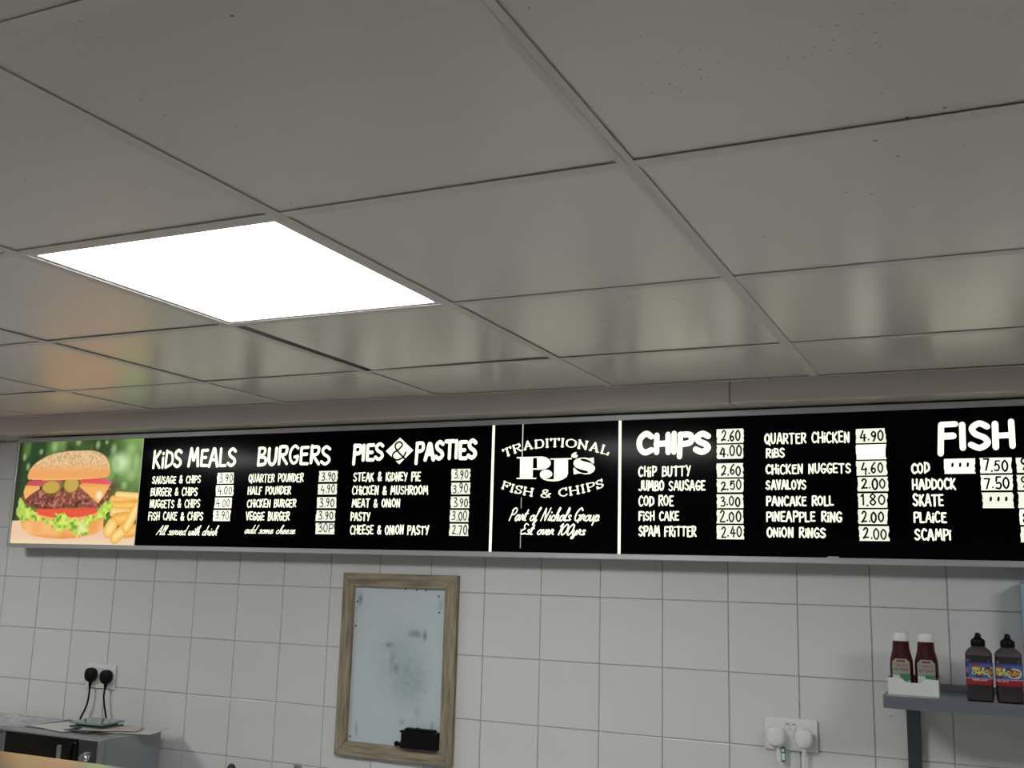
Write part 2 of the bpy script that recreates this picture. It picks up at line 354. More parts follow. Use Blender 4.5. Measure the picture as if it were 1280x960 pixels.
TEXTS = [
 ('h','KiDS',0.823,0.966,0.4201,0.4930,0),
 ('h','MEALS',0.994,1.220,0.4201,0.4936,0),
 ('b','SAUSAGE & CHIPS',0.828,1.063,0.3630,0.3930,0),
 ('b','BURGER & CHIPS',0.826,1.053,0.3168,0.3496,0),
 ('b','NUGGETS & CHIPS',0.827,1.069,0.2721,0.3048,0),
 ('b','FiSH CAKE & CHIPS',0.825,1.088,0.2263,0.2588,0),
 ('s','All served with drink',0.870,1.163,0.1753,0.2060,0),
 ('h','BURGERS',1.314,1.632,0.4225,0.4937,0),
 ('b','QUARTER POUNDER',1.282,1.522,0.3624,0.3950,0),
 ('b','HALF POUNDER',1.282,1.472,0.3188,0.3496,0),
 ('b','CHiCKEN BURGER',1.283,1.498,0.2733,0.3042,0),
 ('b','VEGGiE BURGER',1.281,1.473,0.2270,0.2592,0),
 ('s','add some cheese',1.282,1.501,0.1844,0.2096,0),
 ('h','PIES',1.720,1.847,0.4294,0.4943,0),
 ('h','PASTIES',1.967,2.200,0.4275,0.4955,0),
 ('b','STEAK & KiDNEY PiE',1.728,1.994,0.3608,0.3931,0),
 ('b','CHiCKEN & MUSHROOM',1.727,2.024,0.3156,0.3477,0),
 ('b','MEAT & ONiON',1.728,1.919,0.2728,0.3035,0),
 ('b','PASTY',1.726,1.805,0.2263,0.2571,0),
 ('b','CHEESE & ONiON PASTY',1.727,2.034,0.1817,0.2146,0),
 ('s','Part of Nichols Group',2.320,2.626,0.2332,0.2692,1),
 ('s','Est. over 100yrs',2.363,2.583,0.1899,0.2208,1),
 ('h','CHIPS',2.746,2.974,0.4278,0.4992,2),
 ('b','CHiP BUTTY',2.750,2.913,0.3638,0.3977,2),
 ('b','JUMBO SAUSAGE',2.750,2.956,0.3211,0.3534,2),
 ('b','COD ROE',2.751,2.860,0.2751,0.3084,2),
 ('b','FiSH CAKE',2.751,2.877,0.2316,0.2617,2),
 ('b','SPAM FRiTTER',2.751,2.929,0.1852,0.2180,2),
 ('b','QUARTER CHiCKEN',3.131,3.368,0.4529,0.4865,2),
 ('b','RiBS',3.134,3.188,0.4136,0.4430,2),
 ('b','CHiCKEN NUGGETS',3.133,3.369,0.3661,0.3963,2),
 ('b','SAVALOYS',3.132,3.247,0.3215,0.3507,2),
 ('b','PANCAKE ROLL',3.133,3.321,0.2750,0.3044,2),
 ('b','PiNEAPPLE RiNG',3.132,3.342,0.2303,0.2613,2),
 ('b','ONiON RiNGS',3.133,3.296,0.1865,0.2163,2),
 ('h','FISH',3.595,3.789,0.4225,0.5045,2),
 ('b','COD',3.527,3.574,0.3630,0.3938,2),
 ('b','HADDOCK',3.527,3.638,0.3182,0.3498,2),
 ('b','SKATE',3.527,3.606,0.2727,0.3069,2),
 ('b','PLAiCE',3.528,3.611,0.2286,0.2596,2),
 ('b','SCAMPi',3.528,3.620,0.1817,0.2147,2),
]
STRIPS = [
 ('3.90',1.138,1.216,0.3599,0.4021,'sausage and chips'),
 ('4.00',1.136,1.218,0.3148,0.3565,'burger and chips'),
 ('4.00',1.135,1.215,0.2704,0.3111,'nuggets and chips'),
 ('3.90',1.132,1.213,0.2239,0.2661,'fish cake and chips'),
 ('3.90',1.586,1.664,0.3613,0.4017,'the quarter pounder'),
 ('4.90',1.584,1.665,0.3172,0.3561,'the half pounder'),
 ('3.90',1.584,1.665,0.2703,0.3106,'the chicken burger'),
 ('3.90',1.583,1.664,0.2260,0.2651,'the veggie burger'),
 ('30P',1.584,1.664,0.1806,0.2213,'add some cheese'),
 ('3.90',2.108,2.179,0.3594,0.4001,'steak and kidney pie'),
 ('3.90',2.109,2.180,0.3145,0.3547,'chicken and mushroom'),
 ('3.90',2.109,2.179,0.2698,0.3098,'meat and onion'),
 ('3.00',2.108,2.179,0.2250,0.2661,'the pasty line'),
 ('2.70',2.108,2.179,0.1800,0.2212,'cheese and onion pasty'),
 ('2.60',2.990,3.071,0.4593,0.5039,'the top of the chips heading'),
 ('4.00',2.990,3.070,0.4128,0.4574,'the foot of the chips heading'),
 ('2.60',2.989,3.069,0.3585,0.4022,'chip butty'),
 ('2.50',2.989,3.069,0.3147,0.3564,'jumbo sausage'),
 ('3.00',2.989,3.068,0.2689,0.3112,'cod roe'),
 ('2.00',2.988,3.069,0.2241,0.2664,'the chips column fish cake'),
 ('2.40',2.988,3.069,0.1788,0.2218,'spam fritter'),
 ('4.90',3.384,3.465,0.4492,0.4919,'quarter chicken'),
 ('',3.383,3.465,0.4032,0.4472,'ribs'),
 ('4.60',3.383,3.466,0.3585,0.4014,'chicken nuggets'),
 ('2.00',3.384,3.466,0.3145,0.3567,'savaloys'),
 ('1.80',3.384,3.464,0.2692,0.3114,'pancake roll'),
 ('2.00',3.383,3.463,0.2246,0.2672,'pineapple ring'),
 ('2.00',3.384,3.464,0.1785,0.2213,'onion rings'),
 ('...',3.609,3.688,0.3599,0.4029,'cod, first strip'),
 ('7.50',3.698,3.777,0.3603,0.4036,'cod'),
 ('9.50',3.785,3.863,0.3605,0.4024,'cod, last strip'),
 ('7.50',3.698,3.777,0.3149,0.3575,'haddock'),
 ('9.50',3.785,3.862,0.3146,0.3569,'haddock, last strip'),
 ('...',3.699,3.776,0.2678,0.3115,'skate'),
 ('...',3.785,3.861,0.2679,0.3121,'skate, last strip'),
 ('8.50',3.786,3.862,0.2246,0.2669,'plaice'),
 ('5.50',3.786,3.861,0.1793,0.2218,'scampi'),
]
LOGO = [[(2.3548, 0.4338), (2.4003, 0.4328), (2.4002, 0.3634), (2.3558, 0.3639)],
 [(2.3439, 0.3669), (2.4131, 0.366), (2.4132, 0.3625), (2.344, 0.3634)],
 [(2.3432, 0.4335), (2.4007, 0.4336), (2.4009, 0.4284), (2.3433, 0.4291)],
 [(2.4138, 0.4338), (2.4292, 0.4339), (2.4434, 0.4314), (2.4554, 0.4246), (2.4615, 0.4147), (2.4605, 0.406), (2.4536, 0.3985), (2.442, 0.3933), (2.4255, 0.3914), (2.3994, 0.3924), (2.3993, 0.3966), (2.4148, 0.3963)],
 [(2.3984, 0.4337), (2.415, 0.4338), (2.4151, 0.4294), (2.3985, 0.4297)],
 [(2.4247, 0.3772), (2.4272, 0.3685), (2.4369, 0.3607), (2.4522, 0.3558), (2.4709, 0.3545), (2.4872, 0.3551), (2.5033, 0.3599), (2.5159, 0.3673), (2.5203, 0.378), (2.5194, 0.4255), (2.4729, 0.4264), (2.4731, 0.3603), (2.4591, 0.3604), (2.445, 0.3628), (2.4331, 0.3684), (2.4259, 0.3772)],
 [(2.4674, 0.3777), (2.4665, 0.3735), (2.4636, 0.3698), (2.459, 0.3669), (2.4531, 0.3651), (2.4466, 0.3645), (2.4401, 0.3653), (2.4341, 0.3673), (2.4294, 0.3703), (2.4263, 0.3741), (2.4251, 0.3783), (2.4261, 0.3825), (2.429, 0.3862), (2.4336, 0.3891), (2.4395, 0.3909), (2.446, 0.3915), (2.4526, 0.3907), (2.4585, 0.3887), (2.4632, 0.3856), (2.4663, 0.3818)],
 [(2.4595, 0.4267), (2.5321, 0.4269), (2.5317, 0.4226), (2.4596, 0.4232)],
 [(2.552, 0.433), (2.5515, 0.431), (2.55, 0.4292), (2.5476, 0.4279), (2.5446, 0.427), (2.5413, 0.4268), (2.5379, 0.4271), (2.5349, 0.4281), (2.5325, 0.4296), (2.5309, 0.4315), (2.5304, 0.4335), (2.5309, 0.4355), (2.5324, 0.4372), (2.5347, 0.4386), (2.5377, 0.4395), (2.5411, 0.4397), (2.5444, 0.4393), (2.5474, 0.4383), (2.5499, 0.4369), (2.5514, 0.435)],
 [(2.531, 0.435), (2.5314, 0.4371), (2.5353, 0.4414), (2.5421, 0.4445), (2.5483, 0.4447), (2.5484, 0.4426), (2.5422, 0.4406), (2.5365, 0.437)],
 [(2.5382, 0.4078), (2.5392, 0.4164), (2.5471, 0.4232), (2.5608, 0.4268), (2.5779, 0.4275), (2.5893, 0.4245), (2.6052, 0.4269), (2.6065, 0.4076), (2.602, 0.4088), (2.5917, 0.4175), (2.578, 0.4232), (2.5643, 0.4245), (2.5586, 0.4221), (2.5667, 0.417), (2.585, 0.4123), (2.5986, 0.4078), (2.6078, 0.4001), (2.6101, 0.3916), (2.6058, 0.3831), (2.5945, 0.3765), (2.5787, 0.3745), (2.5604, 0.3785), (2.5399, 0.3751), (2.5377, 0.396), (2.543, 0.3948), (2.5535, 0.385), (2.5673, 0.379), (2.5809, 0.3779), (2.5899, 0.3812), (2.5831, 0.3856), (2.5602, 0.3913), (2.5441, 0.398)]]
BURGER = {'board':[(0.089, 0.221), (0.153, 0.224), (0.606, 0.195), (0.772, 0.182), (0.769, 0.124), (0.105, 0.122)],
 'bun_low':[(0.152, 0.227), (0.168, 0.192), (0.217, 0.165), (0.301, 0.155), (0.383, 0.152), (0.482, 0.157), (0.564, 0.173), (0.604, 0.19), (0.601, 0.257), (0.147, 0.257)],
 'lettuce':[(0.131, 0.317), (0.152, 0.297), (0.179, 0.282), (0.226, 0.267), (0.255, 0.237), (0.324, 0.232), (0.346, 0.228), (0.347, 0.259), (0.363, 0.242), (0.388, 0.255), (0.432, 0.228), (0.457, 0.238), (0.476, 0.218), (0.497, 0.233), (0.522, 0.245), (0.561, 0.247), (0.576, 0.276), (0.631, 0.303), (0.642, 0.281), (0.637, 0.257), (0.612, 0.248), (0.608, 0.233), (0.582, 0.233), (0.55, 0.228), (0.53, 0.209), (0.53, 0.185), (0.529, 0.168), (0.499, 0.17), (0.471, 0.159), (0.452, 0.179), (0.436, 0.174), (0.424, 0.194), (0.397, 0.196), (0.386, 0.179), (0.358, 0.181), (0.336, 0.198), (0.327, 0.213), (0.3, 0.213), (0.277, 0.227), (0.25, 0.222), (0.214, 0.232), (0.189, 0.216), (0.159, 0.227), (0.127, 0.252)],
 'tomato':[(0.226, 0.269), (0.563, 0.276), (0.56, 0.255), (0.522, 0.244), (0.458, 0.235), (0.337, 0.235), (0.254, 0.246)],
 'patty':[(0.149, 0.312), (0.157, 0.332), (0.238, 0.347), (0.36, 0.356), (0.468, 0.355), (0.567, 0.344), (0.619, 0.353), (0.62, 0.324), (0.6, 0.296), (0.57, 0.276), (0.452, 0.277), (0.319, 0.269), (0.215, 0.274), (0.17, 0.29)],
 'cheese_r':[(0.454, 0.36), (0.472, 0.372), (0.617, 0.363), (0.601, 0.334), (0.567, 0.29), (0.526, 0.315)],
 'cheese_l':[(0.162, 0.365), (0.243, 0.361), (0.242, 0.349), (0.196, 0.327), (0.168, 0.307), (0.155, 0.337)],
 'onion_l':[(0.18, 0.385), (0.356, 0.383), (0.365, 0.371), (0.25, 0.359), (0.177, 0.36), (0.169, 0.368)],
 'onion_r':[(0.453, 0.387), (0.591, 0.388), (0.622, 0.373), (0.621, 0.358), (0.545, 0.364), (0.459, 0.371)],
 'bun_top':[(0.175, 0.389), (0.169, 0.403), (0.18, 0.431), (0.221, 0.463), (0.287, 0.487), (0.367, 0.498), (0.448, 0.5), (0.528, 0.495), (0.583, 0.471), (0.61, 0.426), (0.607, 0.4), (0.581, 0.391), (0.464, 0.385), (0.322, 0.384), (0.219, 0.386)]}
FRIES = [((0.637, 0.305),(0.762, 0.314),0.016,'a'),((0.66, 0.324),(0.762, 0.318),0.013,'b'),((0.64, 0.281),(0.747, 0.283),0.017,'a'),((0.649, 0.257),(0.72, 0.252),0.020,'b'),((0.666, 0.229),(0.716, 0.234),0.025,'a'),((0.722, 0.182),(0.777, 0.191),0.024,'a'),((0.633, 0.186),(0.646, 0.207),0.028,'b'),((0.668, 0.16),(0.72, 0.2),0.024,'c'),((0.72, 0.2),(0.767, 0.276),0.023,'c')]
PICKLES = [(0.306, 0.356), (0.364, 0.356), (0.414, 0.365), (0.458, 0.365)]

# ================================================================ THE ROOM
FLOOR, WX0, WX1, WYF = -1.75, -2.12, 6.88, -5.42
CZ, BY, BZ = 0.6276, -0.189, 0.5625            # ceiling height, bulkhead face, bulkhead underside
ANG, CX, CY = -0.00785, 3.2792, -1.8241         # ceiling grid origin and turn against the wall
def gp(c, r):                                   # a crossing of the ceiling grid
    a, b = c*.6, (r-1)*.6
    return CX+a*math.cos(ANG)-b*math.sin(ANG), CY+a*math.sin(ANG)+b*math.cos(ANG)

fl = MB().box(WX0-.1, WX1+.1, WYF-.1, .1, FLOOR-.1, FLOOR).build('floor', M['floor'], kind='structure')
wb = MB().box(WX0-.1, WX1+.1, -.0040, .1, FLOOR, 1.0).build('wall_back', M['grout'], kind='structure')
wl = MB().box(WX0-.1, WX0, WYF, 0, FLOOR, 1.0).build('wall_left', M['plaster'], kind='structure')
wr = MB().box(WX1, WX1+.1, WYF, 0, FLOOR, 1.0).build('wall_right', M['plaster'], kind='structure')
m = MB()                                        # street side, with a shop window opening
m.box(WX0, -.6, WYF-.1, WYF, FLOOR, 1.0).box(5.0, WX1, WYF-.1, WYF, FLOOR, 1.0)
m.box(-.6, 5.0, WYF-.1, WYF, FLOOR, -.85).box(-.6, 5.0, WYF-.1, WYF, .35, 1.0)
m.build('wall_front', M['plaster'], kind='structure')
wn = MB().box(-.6, 5.0, WYF-.07, WYF-.03, -.85, -.80).box(-.6, 5.0, WYF-.07, WYF-.03, .30, .35)
for x in (-.6, 1.25, 3.1, 4.95): wn.box(x, x+.05, WYF-.07, WYF-.03, -.80, .30)
wn = wn.build('window_1', M['alu'], kind='structure')
for i in range(3):
    MB().box(-.55+1.85*i, 1.25+1.85*i, WYF-.053, WYF-.048, -.80, .30).build('pane', M['cabglass'], wn)

# wall tiles: 200 mm glazed squares, joints recessed
def bev_tile(wx, hz, name, m_, d=.006):
    b = MB().box(-wx/2, wx/2, -d, 0.0005, -hz/2, hz/2, .0008, 2).build(name, m_, wb, local=True); return b
first = {}
for r in range(-5, 4):                          # rows, r = 0 lies just under the first joint below the sign
    for c in range(-4, 26):
        top, bot = -r*.2, -(r+1)*.2
        if bot > .56 or bot < -.85: continue
        vis = -2 <= c <= 20
        top = min(top, BZ)
        key = (round(top-bot, 3), random.random() < .4)
        if key not in first:
            o = bev_tile(.1966, top-bot-.0034, 'tile', M['tile_b' if key[1] else 'tile']); first[key] = o
        else:
            o = first[key].copy(); COL.objects.link(o)
        o.location = (c*.2+.1, random.uniform(-.0004, .0003), (top+bot)/2)
        o.rotation_euler = (random.uniform(-.0022, .0022), 0, random.uniform(-.0022, .0022))

# ceiling: void slab, grid bars, lay-in panels
ce = MB().box(WX0-.1, WX1+.1, WYF-.1, .1, CZ+.06, CZ+.16).build('ceiling', M['void'], kind='structure')
light_cells = {(-2, 1), (-6, 1), (2, 1)}
main0 = None
for c in range(-8, 7):
    x0, y0 = gp(c, -5); x1, y1 = gp(c, 3.70)
    L = math.hypot(x1-x0, y1-y0)
    if main0 is None:
        main0 = MB().box(-.012, .012, 0, L, 0, .0016).box(-.0008, .0008, 0, L, 0, .036).build('grid_bar', M['tbar'], ce, local=True); o = main0
    else:
        o = main0.copy(); COL.objects.link(o)
    o.location = (x0, y0, CZ); o.rotation_euler = (0, 0, ANG)
cross0 = None
for r in range(-5, 4):
    for c in range(-9, 6):
        x, y = gp(c, r)
        if x < WX0: x = WX0
        if cross0 is None:
            cross0 = MB().box(.0122, .5878, -.012, .012, .0004, .0018).box(.0122, .5878, -.0008, .0008, 0.001, .036).build('cross_bar', M['tbar'], ce, local=True); o = cross0
        else:
            o = cross0.copy(); COL.objects.link(o)
        o.location = (x, y, CZ); o.rotation_euler = (0, 0, ANG)
pan = {}
for r in range(-5, 4):
    for c in range(-9, 6):
        if (c, r) in light_cells: continue
        d = .6 if r < 3 else .43
        if d not in pan:
            pan[d] = MB().box(.0075, .5925, .0075, d-.0075, 0, .012, .0012, 1).build('ceiling_panel', M['ceil'], ce, local=True); o = pan[d]
        else:
            o = pan[d].copy(); COL.objects.link(o)
        x, y = gp(c, r); dx = dz = 0
        rx, ry = random.uniform(-.0012, .0012), random.uniform(-.0012, .0012)
        if (c, r) == (-2, 2): dx, ry = .024, -.007     # this panel has slipped off its bar and leaves a black gap
        o.location = (max(x, WX0-.005)+dx, y, CZ+.0024+abs(rx)*.6+max(0, ry)*.6); o.rotation_euler = (rx, ry, ANG)

def ceiling_light(c, r, label):
    x, y = gp(c, r)
    t = thing('ceiling_light', label, 'light', (x, y, CZ), 'square light panels set in the ceiling grid', rz=ANG)
    f = MB()
    for a in ((.013, .587, .013, .025), (.013, .587, .575, .587), (.013, .025, .025, .575), (.575, .587, .025, .575)):
        f.box(*a, .002, .012)
    f.build('frame', M['white_pl'], t, local=True)
    MB().box(.025, .575, .025, .575, .005, .009).build('diffuser', M['diffuser'], t, local=True, label='glowing white diffuser')
ceiling_light(-2, 1, 'bright square light panel glowing in the ceiling at upper left')
ceiling_light(-6, 1, 'square light panel in the ceiling beyond the left edge of the picture')
ceiling_light(2, 1, 'square light panel in the ceiling beyond the right edge of the picture')

# boxed bulkhead above the sign
tr = MB().box(WX0, 3.0515, BY, -.0075, BZ, CZ+.03, .004, 2).build('trim_1', M['bulk'], kind='structure')
MB().box(3.0525, WX1, BY+.0006, -.0075, BZ, CZ+.03, .004, 2).build('trim_2', M['bulk'], kind='structure')
# angle trim where ceiling panels meet the bulkhead
MB().box(WX0, WX1, BY-.012, BY-.0005, CZ-.0005, CZ+.0012).build('trim_3', M['tbar'], kind='structure')

# ================================================================ THE SIGN
SX0, SX1, SZ0, SZ1, SY = .097, 4.62, .1155, .5570, -.100
sign = thing('menu_sign', 'long backlit black menu light box above the tiled wall', 'sign', (SX0, 0, SZ0))
MB().box(SX0+.004, SX1-.004, -.086, -.0085, SZ0+.003, SZ1-.003).build('light_box', M['steel_dk'], sign)
MB().box(SX0, SX1, SY, -.086, SZ0, .1325, .002).build('frame_rail', M['alu'], sign, 'grey aluminium bottom rail')
MB().box(SX0, SX1, SY, -.086, .5395, SZ1, .002).build('frame_rail', M['alu'], sign, 'grey aluminium top rail')
MB().box(SX0, SX0+.013, SY, -.086, .1325, .5395, .002).build('frame_rail', M['alu'], sign, 'grey aluminium left end rail')
MB().box(SX1-.013, SX1, SY, -.086, .1325, .5395, .002).build('frame_rail', M['alu'], sign)
PY0, PY1, TY = -.094, -.088, -.0946
for x in (3.300,): MB().box(x, x+.030, SY-.001, SY+.004, .130, .136, .001).build('rail_clip', M['alu'], sign)
def panel(x0, x1, lab):
    return MB().box(x0, x1, PY0, PY1, .130, .542).build('sign_panel', M['acrylic'], sign, lab)
panels = [panel(.7690, 2.2530, 'black panel listing kids meals, burgers, pies and pasties'),
          panel(2.2625, 2.6855, 'black panel with the shop logo'),
          panel(2.6945, 4.605, 'black panel listing chips, chicken and fish')]
# light leaking through the joints between the panels
for x0, x1 in ((2.2530, 2.2625), (2.6855, 2.6945)):
    MB().box(x0, x1, -.0935, -.088, .130, .542).build('light_seam', M['letter'], sign, 'bright white joint between two black panels')
MB().box(.7655, .7690, -.0935, -.088, .130, .542).build('light_seam', M['letter_dim'], sign, 'thin pale joint beside the burger picture')
# worn lettering film: thin scratch of light down the logo panel
for z0, z1 in ((.432, .5395), (.27, .305), (.145, .205)):
    MB().box(2.3605+(.54-z0)*.004, 2.3628+(.54-z0)*.004, TY-.0002, PY0, z0, z1).build('light_scratch', M['strip' if z0 > .4 else 'letter_dim'], panels[1], 'thin scratch of light down the film')

# burger picture ------------------------------------------------------
PX0, PX1, PZ0, PZ1 = .1105, .7655, .130, .542
nx, nz = 300, 190
X, Z = np.meshgrid(np.linspace(PX0, PX1, nx), np.linspace(PZ0, PZ1, nz))
img = np.zeros((nz, nx, 3))
g1, g2, g3 = vnoise(X, Z, 14, 1), vnoise(X, Z*.6, 26, 2), vnoise(X, Z, 7, 3)
img[:] = L3((40, 66, 28))
paint(img, np.clip((g1-.45)*2.4, 0, 1)*.8, L3((96, 134, 56)))
paint(img, np.clip((g2-.55)*3.2, 0, 1)*np.clip((X-.12)/.2, 0, 1)*.7, L3((142, 176, 100)))
paint(img, np.clip((X-.56)/.12, 0, 1)*np.clip((Z-.30)/.1, 0, 1)*np.clip(g1*1.3, 0, 1), L3((118, 160, 78)))
paint(img, np.clip(1-np.hypot((X-.668)/.055, (Z-.45)/.055), 0, 1)**.6*np.clip(g2*1.4, 0, 1), L3((200, 228, 175)))
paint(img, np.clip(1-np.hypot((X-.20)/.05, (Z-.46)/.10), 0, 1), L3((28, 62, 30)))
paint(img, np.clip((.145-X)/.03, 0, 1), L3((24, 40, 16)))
paint(img, np.clip(1-np.hypot((X-.635)/.05, (Z-.355)/.04), 0, 1), L3((84, 62, 34)))
for cx_, cz_, rx_, rz_ in ((.30, .52, .022, .03), (.43, .535, .02, .02), (.535, .52, .016, .022), (.165, .44, .014, .02), (.62, .50, .02, .03), (.71, .50, .03, .03), (.64, .44, .02, .03), (.72, .40, .03, .03), (.69, .36, .02, .02), (.14, .48, .012, .02), (.23, .50, .015, .015), (.58, .53, .012, .012), (.74, .45, .02, .04)):
    paint(img, np.clip(1.4-1.4*np.hypot((X-cx_)/rx_, (Z-cz_)/rz_), 0, 1)*.7, L3((158, 186, 130)))
for k_ in ('bun_top', 'patty'):
    q_ = BURGER[k_]; BURGER[k_] = [p_[:2] for p_ in smooth3(q_+[q_[0]], 5)][:-1]
paint(img, inpoly(X, Z, BURGER['board']), L3((236, 200, 166)))
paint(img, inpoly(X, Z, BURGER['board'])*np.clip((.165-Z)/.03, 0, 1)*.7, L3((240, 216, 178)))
FC = {'a': ((236, 160, 54), (250, 200, 108)), 'b': ((244, 184, 84), (254, 222, 150)), 'c': ((240, 178, 78), (254, 224, 146))}
for a, b, w_, k in FRIES:
    d = dseg(X, Z, a, b); lo, hi = FC[k]
    paint(img, d < w_*1.02, L3((222, 142, 52)), .6); paint(img, d < w_*.95, L3(lo)); paint(img, np.clip(1.15-d/(w_*.8), 0, 1), L3(hi))
paint(img, inpoly(X, Z, BURGER['bun_low']), L3((240, 160, 84)))
paint(img, inpoly(X, Z, BURGER['bun_low'])*np.clip((vnoise(X, Z, 20, 5)-.3)*1.6, 0, 1)*.7, L3((250, 196, 128)))
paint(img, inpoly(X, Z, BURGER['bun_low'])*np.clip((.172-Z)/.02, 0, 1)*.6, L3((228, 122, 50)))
lt = inpoly(X+(vnoise(X, Z, 60, 6)-.5)*.018, Z+(vnoise(X, Z, 70, 7)-.5)*.018, BURGER['lettuce']); ln = vnoise(X, Z, 75, 8)
# patty sits behind the tomato and lettuce
pm = inpoly(X+(vnoise(X, Z, 60, 9)-.5)*.006, Z+(vnoise(X, Z, 60, 10)-.5)*.008, BURGER['patty'])
paint(img, pm, L3((128, 68, 52))); pn = vnoise(X, Z, 130, 11)*.6+vnoise(X, Z, 60, 12)*.5
paint(img, pm*np.clip((pn-.55)*4, 0, 1), L3((186, 120, 98))); paint(img, pm*np.clip((.42-pn)*5, 0, 1), L3((70, 36, 26)))
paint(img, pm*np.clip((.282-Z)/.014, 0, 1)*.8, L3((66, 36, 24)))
paint(img, inpoly(X, Z, BURGER['tomato']), L3((232, 84, 56))); paint(img, inpoly(X, Z, BURGER['tomato'])*np.clip((Z-.262)/.012, 0, 1)*.5, L3((206, 60, 42)))
paint(img, lt, L3((186, 212, 78))); paint(img, lt*np.clip((ln-.52)*5, 0, 1), L3((214, 232, 110))); paint(img, lt*np.clip((.36-ln)*6, 0, 1), L3((110, 158, 36)))
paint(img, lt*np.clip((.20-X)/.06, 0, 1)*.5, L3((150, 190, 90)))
paint(img, lt*np.clip(1-np.hypot((X-.49)/.03, (Z-.195)/.03), 0, 1), L3((226, 240, 170)))
paint(img, inpoly(X, Z, BURGER['onion_l']), L3((204, 74, 92))); paint(img, inpoly(X, Z, BURGER['onion_r']), L3((222, 82, 78)))
paint(img, inpoly(X, Z, BURGER['onion_r'])*np.clip((X-.56)/.04, 0, 1)*.7, L3((228, 92, 128)))
for k in ('cheese_l', 'cheese_r'):
    paint(img, inpoly(X, Z, BURGER[k]), L3((242, 178, 96)))
    paint(img, inpoly(X, Z, BURGER[k])*np.clip((Z-.35)/.02, 0, 1)*.7, L3((224, 140, 62)))
paint(img, np.clip(1.3-1.3*np.hypot((X-.566)/.022, (Z-.322)/.022), 0, 1), L3((244, 236, 200)))
for (px_, pz_), rx_, rz_ in ((PICKLES[0], .052, .027), (PICKLES[2], .042, .033)):
    d = np.hypot((X-px_)/rx_, (Z-pz_)/rz_); paint(img, (d < 1) & (Z < .392), L3((148, 122, 38))); paint(img, (d < .88) & (Z < .39), L3((198, 166, 74)))
bt = inpoly(X, Z, BURGER['bun_top']); paint(img, bt, L3((238, 166, 92)))
arc = (Z-.405)/.09+(X-.39)*.25-.1
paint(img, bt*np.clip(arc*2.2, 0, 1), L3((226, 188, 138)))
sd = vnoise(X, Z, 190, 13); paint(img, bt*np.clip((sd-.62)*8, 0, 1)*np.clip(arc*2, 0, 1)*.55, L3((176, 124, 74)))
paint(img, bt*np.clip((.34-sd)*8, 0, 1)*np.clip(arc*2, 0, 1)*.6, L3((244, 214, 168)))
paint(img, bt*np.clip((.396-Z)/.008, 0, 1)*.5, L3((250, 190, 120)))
Pp = np.stack([X, np.full_like(X, PY0), Z], -1)
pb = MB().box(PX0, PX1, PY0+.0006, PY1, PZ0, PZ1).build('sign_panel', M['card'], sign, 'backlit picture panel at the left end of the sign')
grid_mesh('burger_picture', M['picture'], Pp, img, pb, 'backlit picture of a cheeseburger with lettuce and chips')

# lettering -----------------------------------------------------------
NM = {'h': 'heading_lettering', 'b': 'menu_lettering', 's': 'script_lettering'}
def lift(x): return 0
for k, t, x0, x1, z0, z1, pn_ in TEXTS:
    H = z1-z0; mb = MB()
    if k == 'h': fit_text(mb, BR, {'PIES': 'pIES', 'PASTIES': 'pASTIES', 'CHIPS': 'CHIpS', 'FISH': 'fISH'}.get(t, t), x0, x1, z0, z1, {'FISH': .0165, 'CHIPS': .0165, 'PIES': .0125, 'PASTIES': .0125}.get(t, .0110), TY, jitter=.05, gap=.13)
    elif k == 'b': fit_text(mb, BR, t, x0, x1, z0, z1, .0047, TY, jitter=.05, gap=.15)
    else: fit_text(mb, SC, t, x0, x1, z0-.004, z1+.002, .0034 if pn_ != 1 else .0042, TY, shear=.32, gap=.03)
    mb.build(NM[k], M['letter'] if k != 'b' else M['letter'], panels[pn_], 'white lettering reading %s' % t)
# diamond with a black ampersand
dm = MB().poly_y([(1.853, .4645), (1.907, .509), (1.961, .465), (1.908, .4185)], TY, TY).build('diamond_emblem', M['letter'], panels[0], 'white diamond with a black ampersand')
mb = MB(); fit_text(mb, BR, '&', 1.880, 1.936, .430, .498, .0062, TY-.0006); mb.build('ampersand_lettering', M['ink'], panels[0], 'black ampersand on the white diamond')
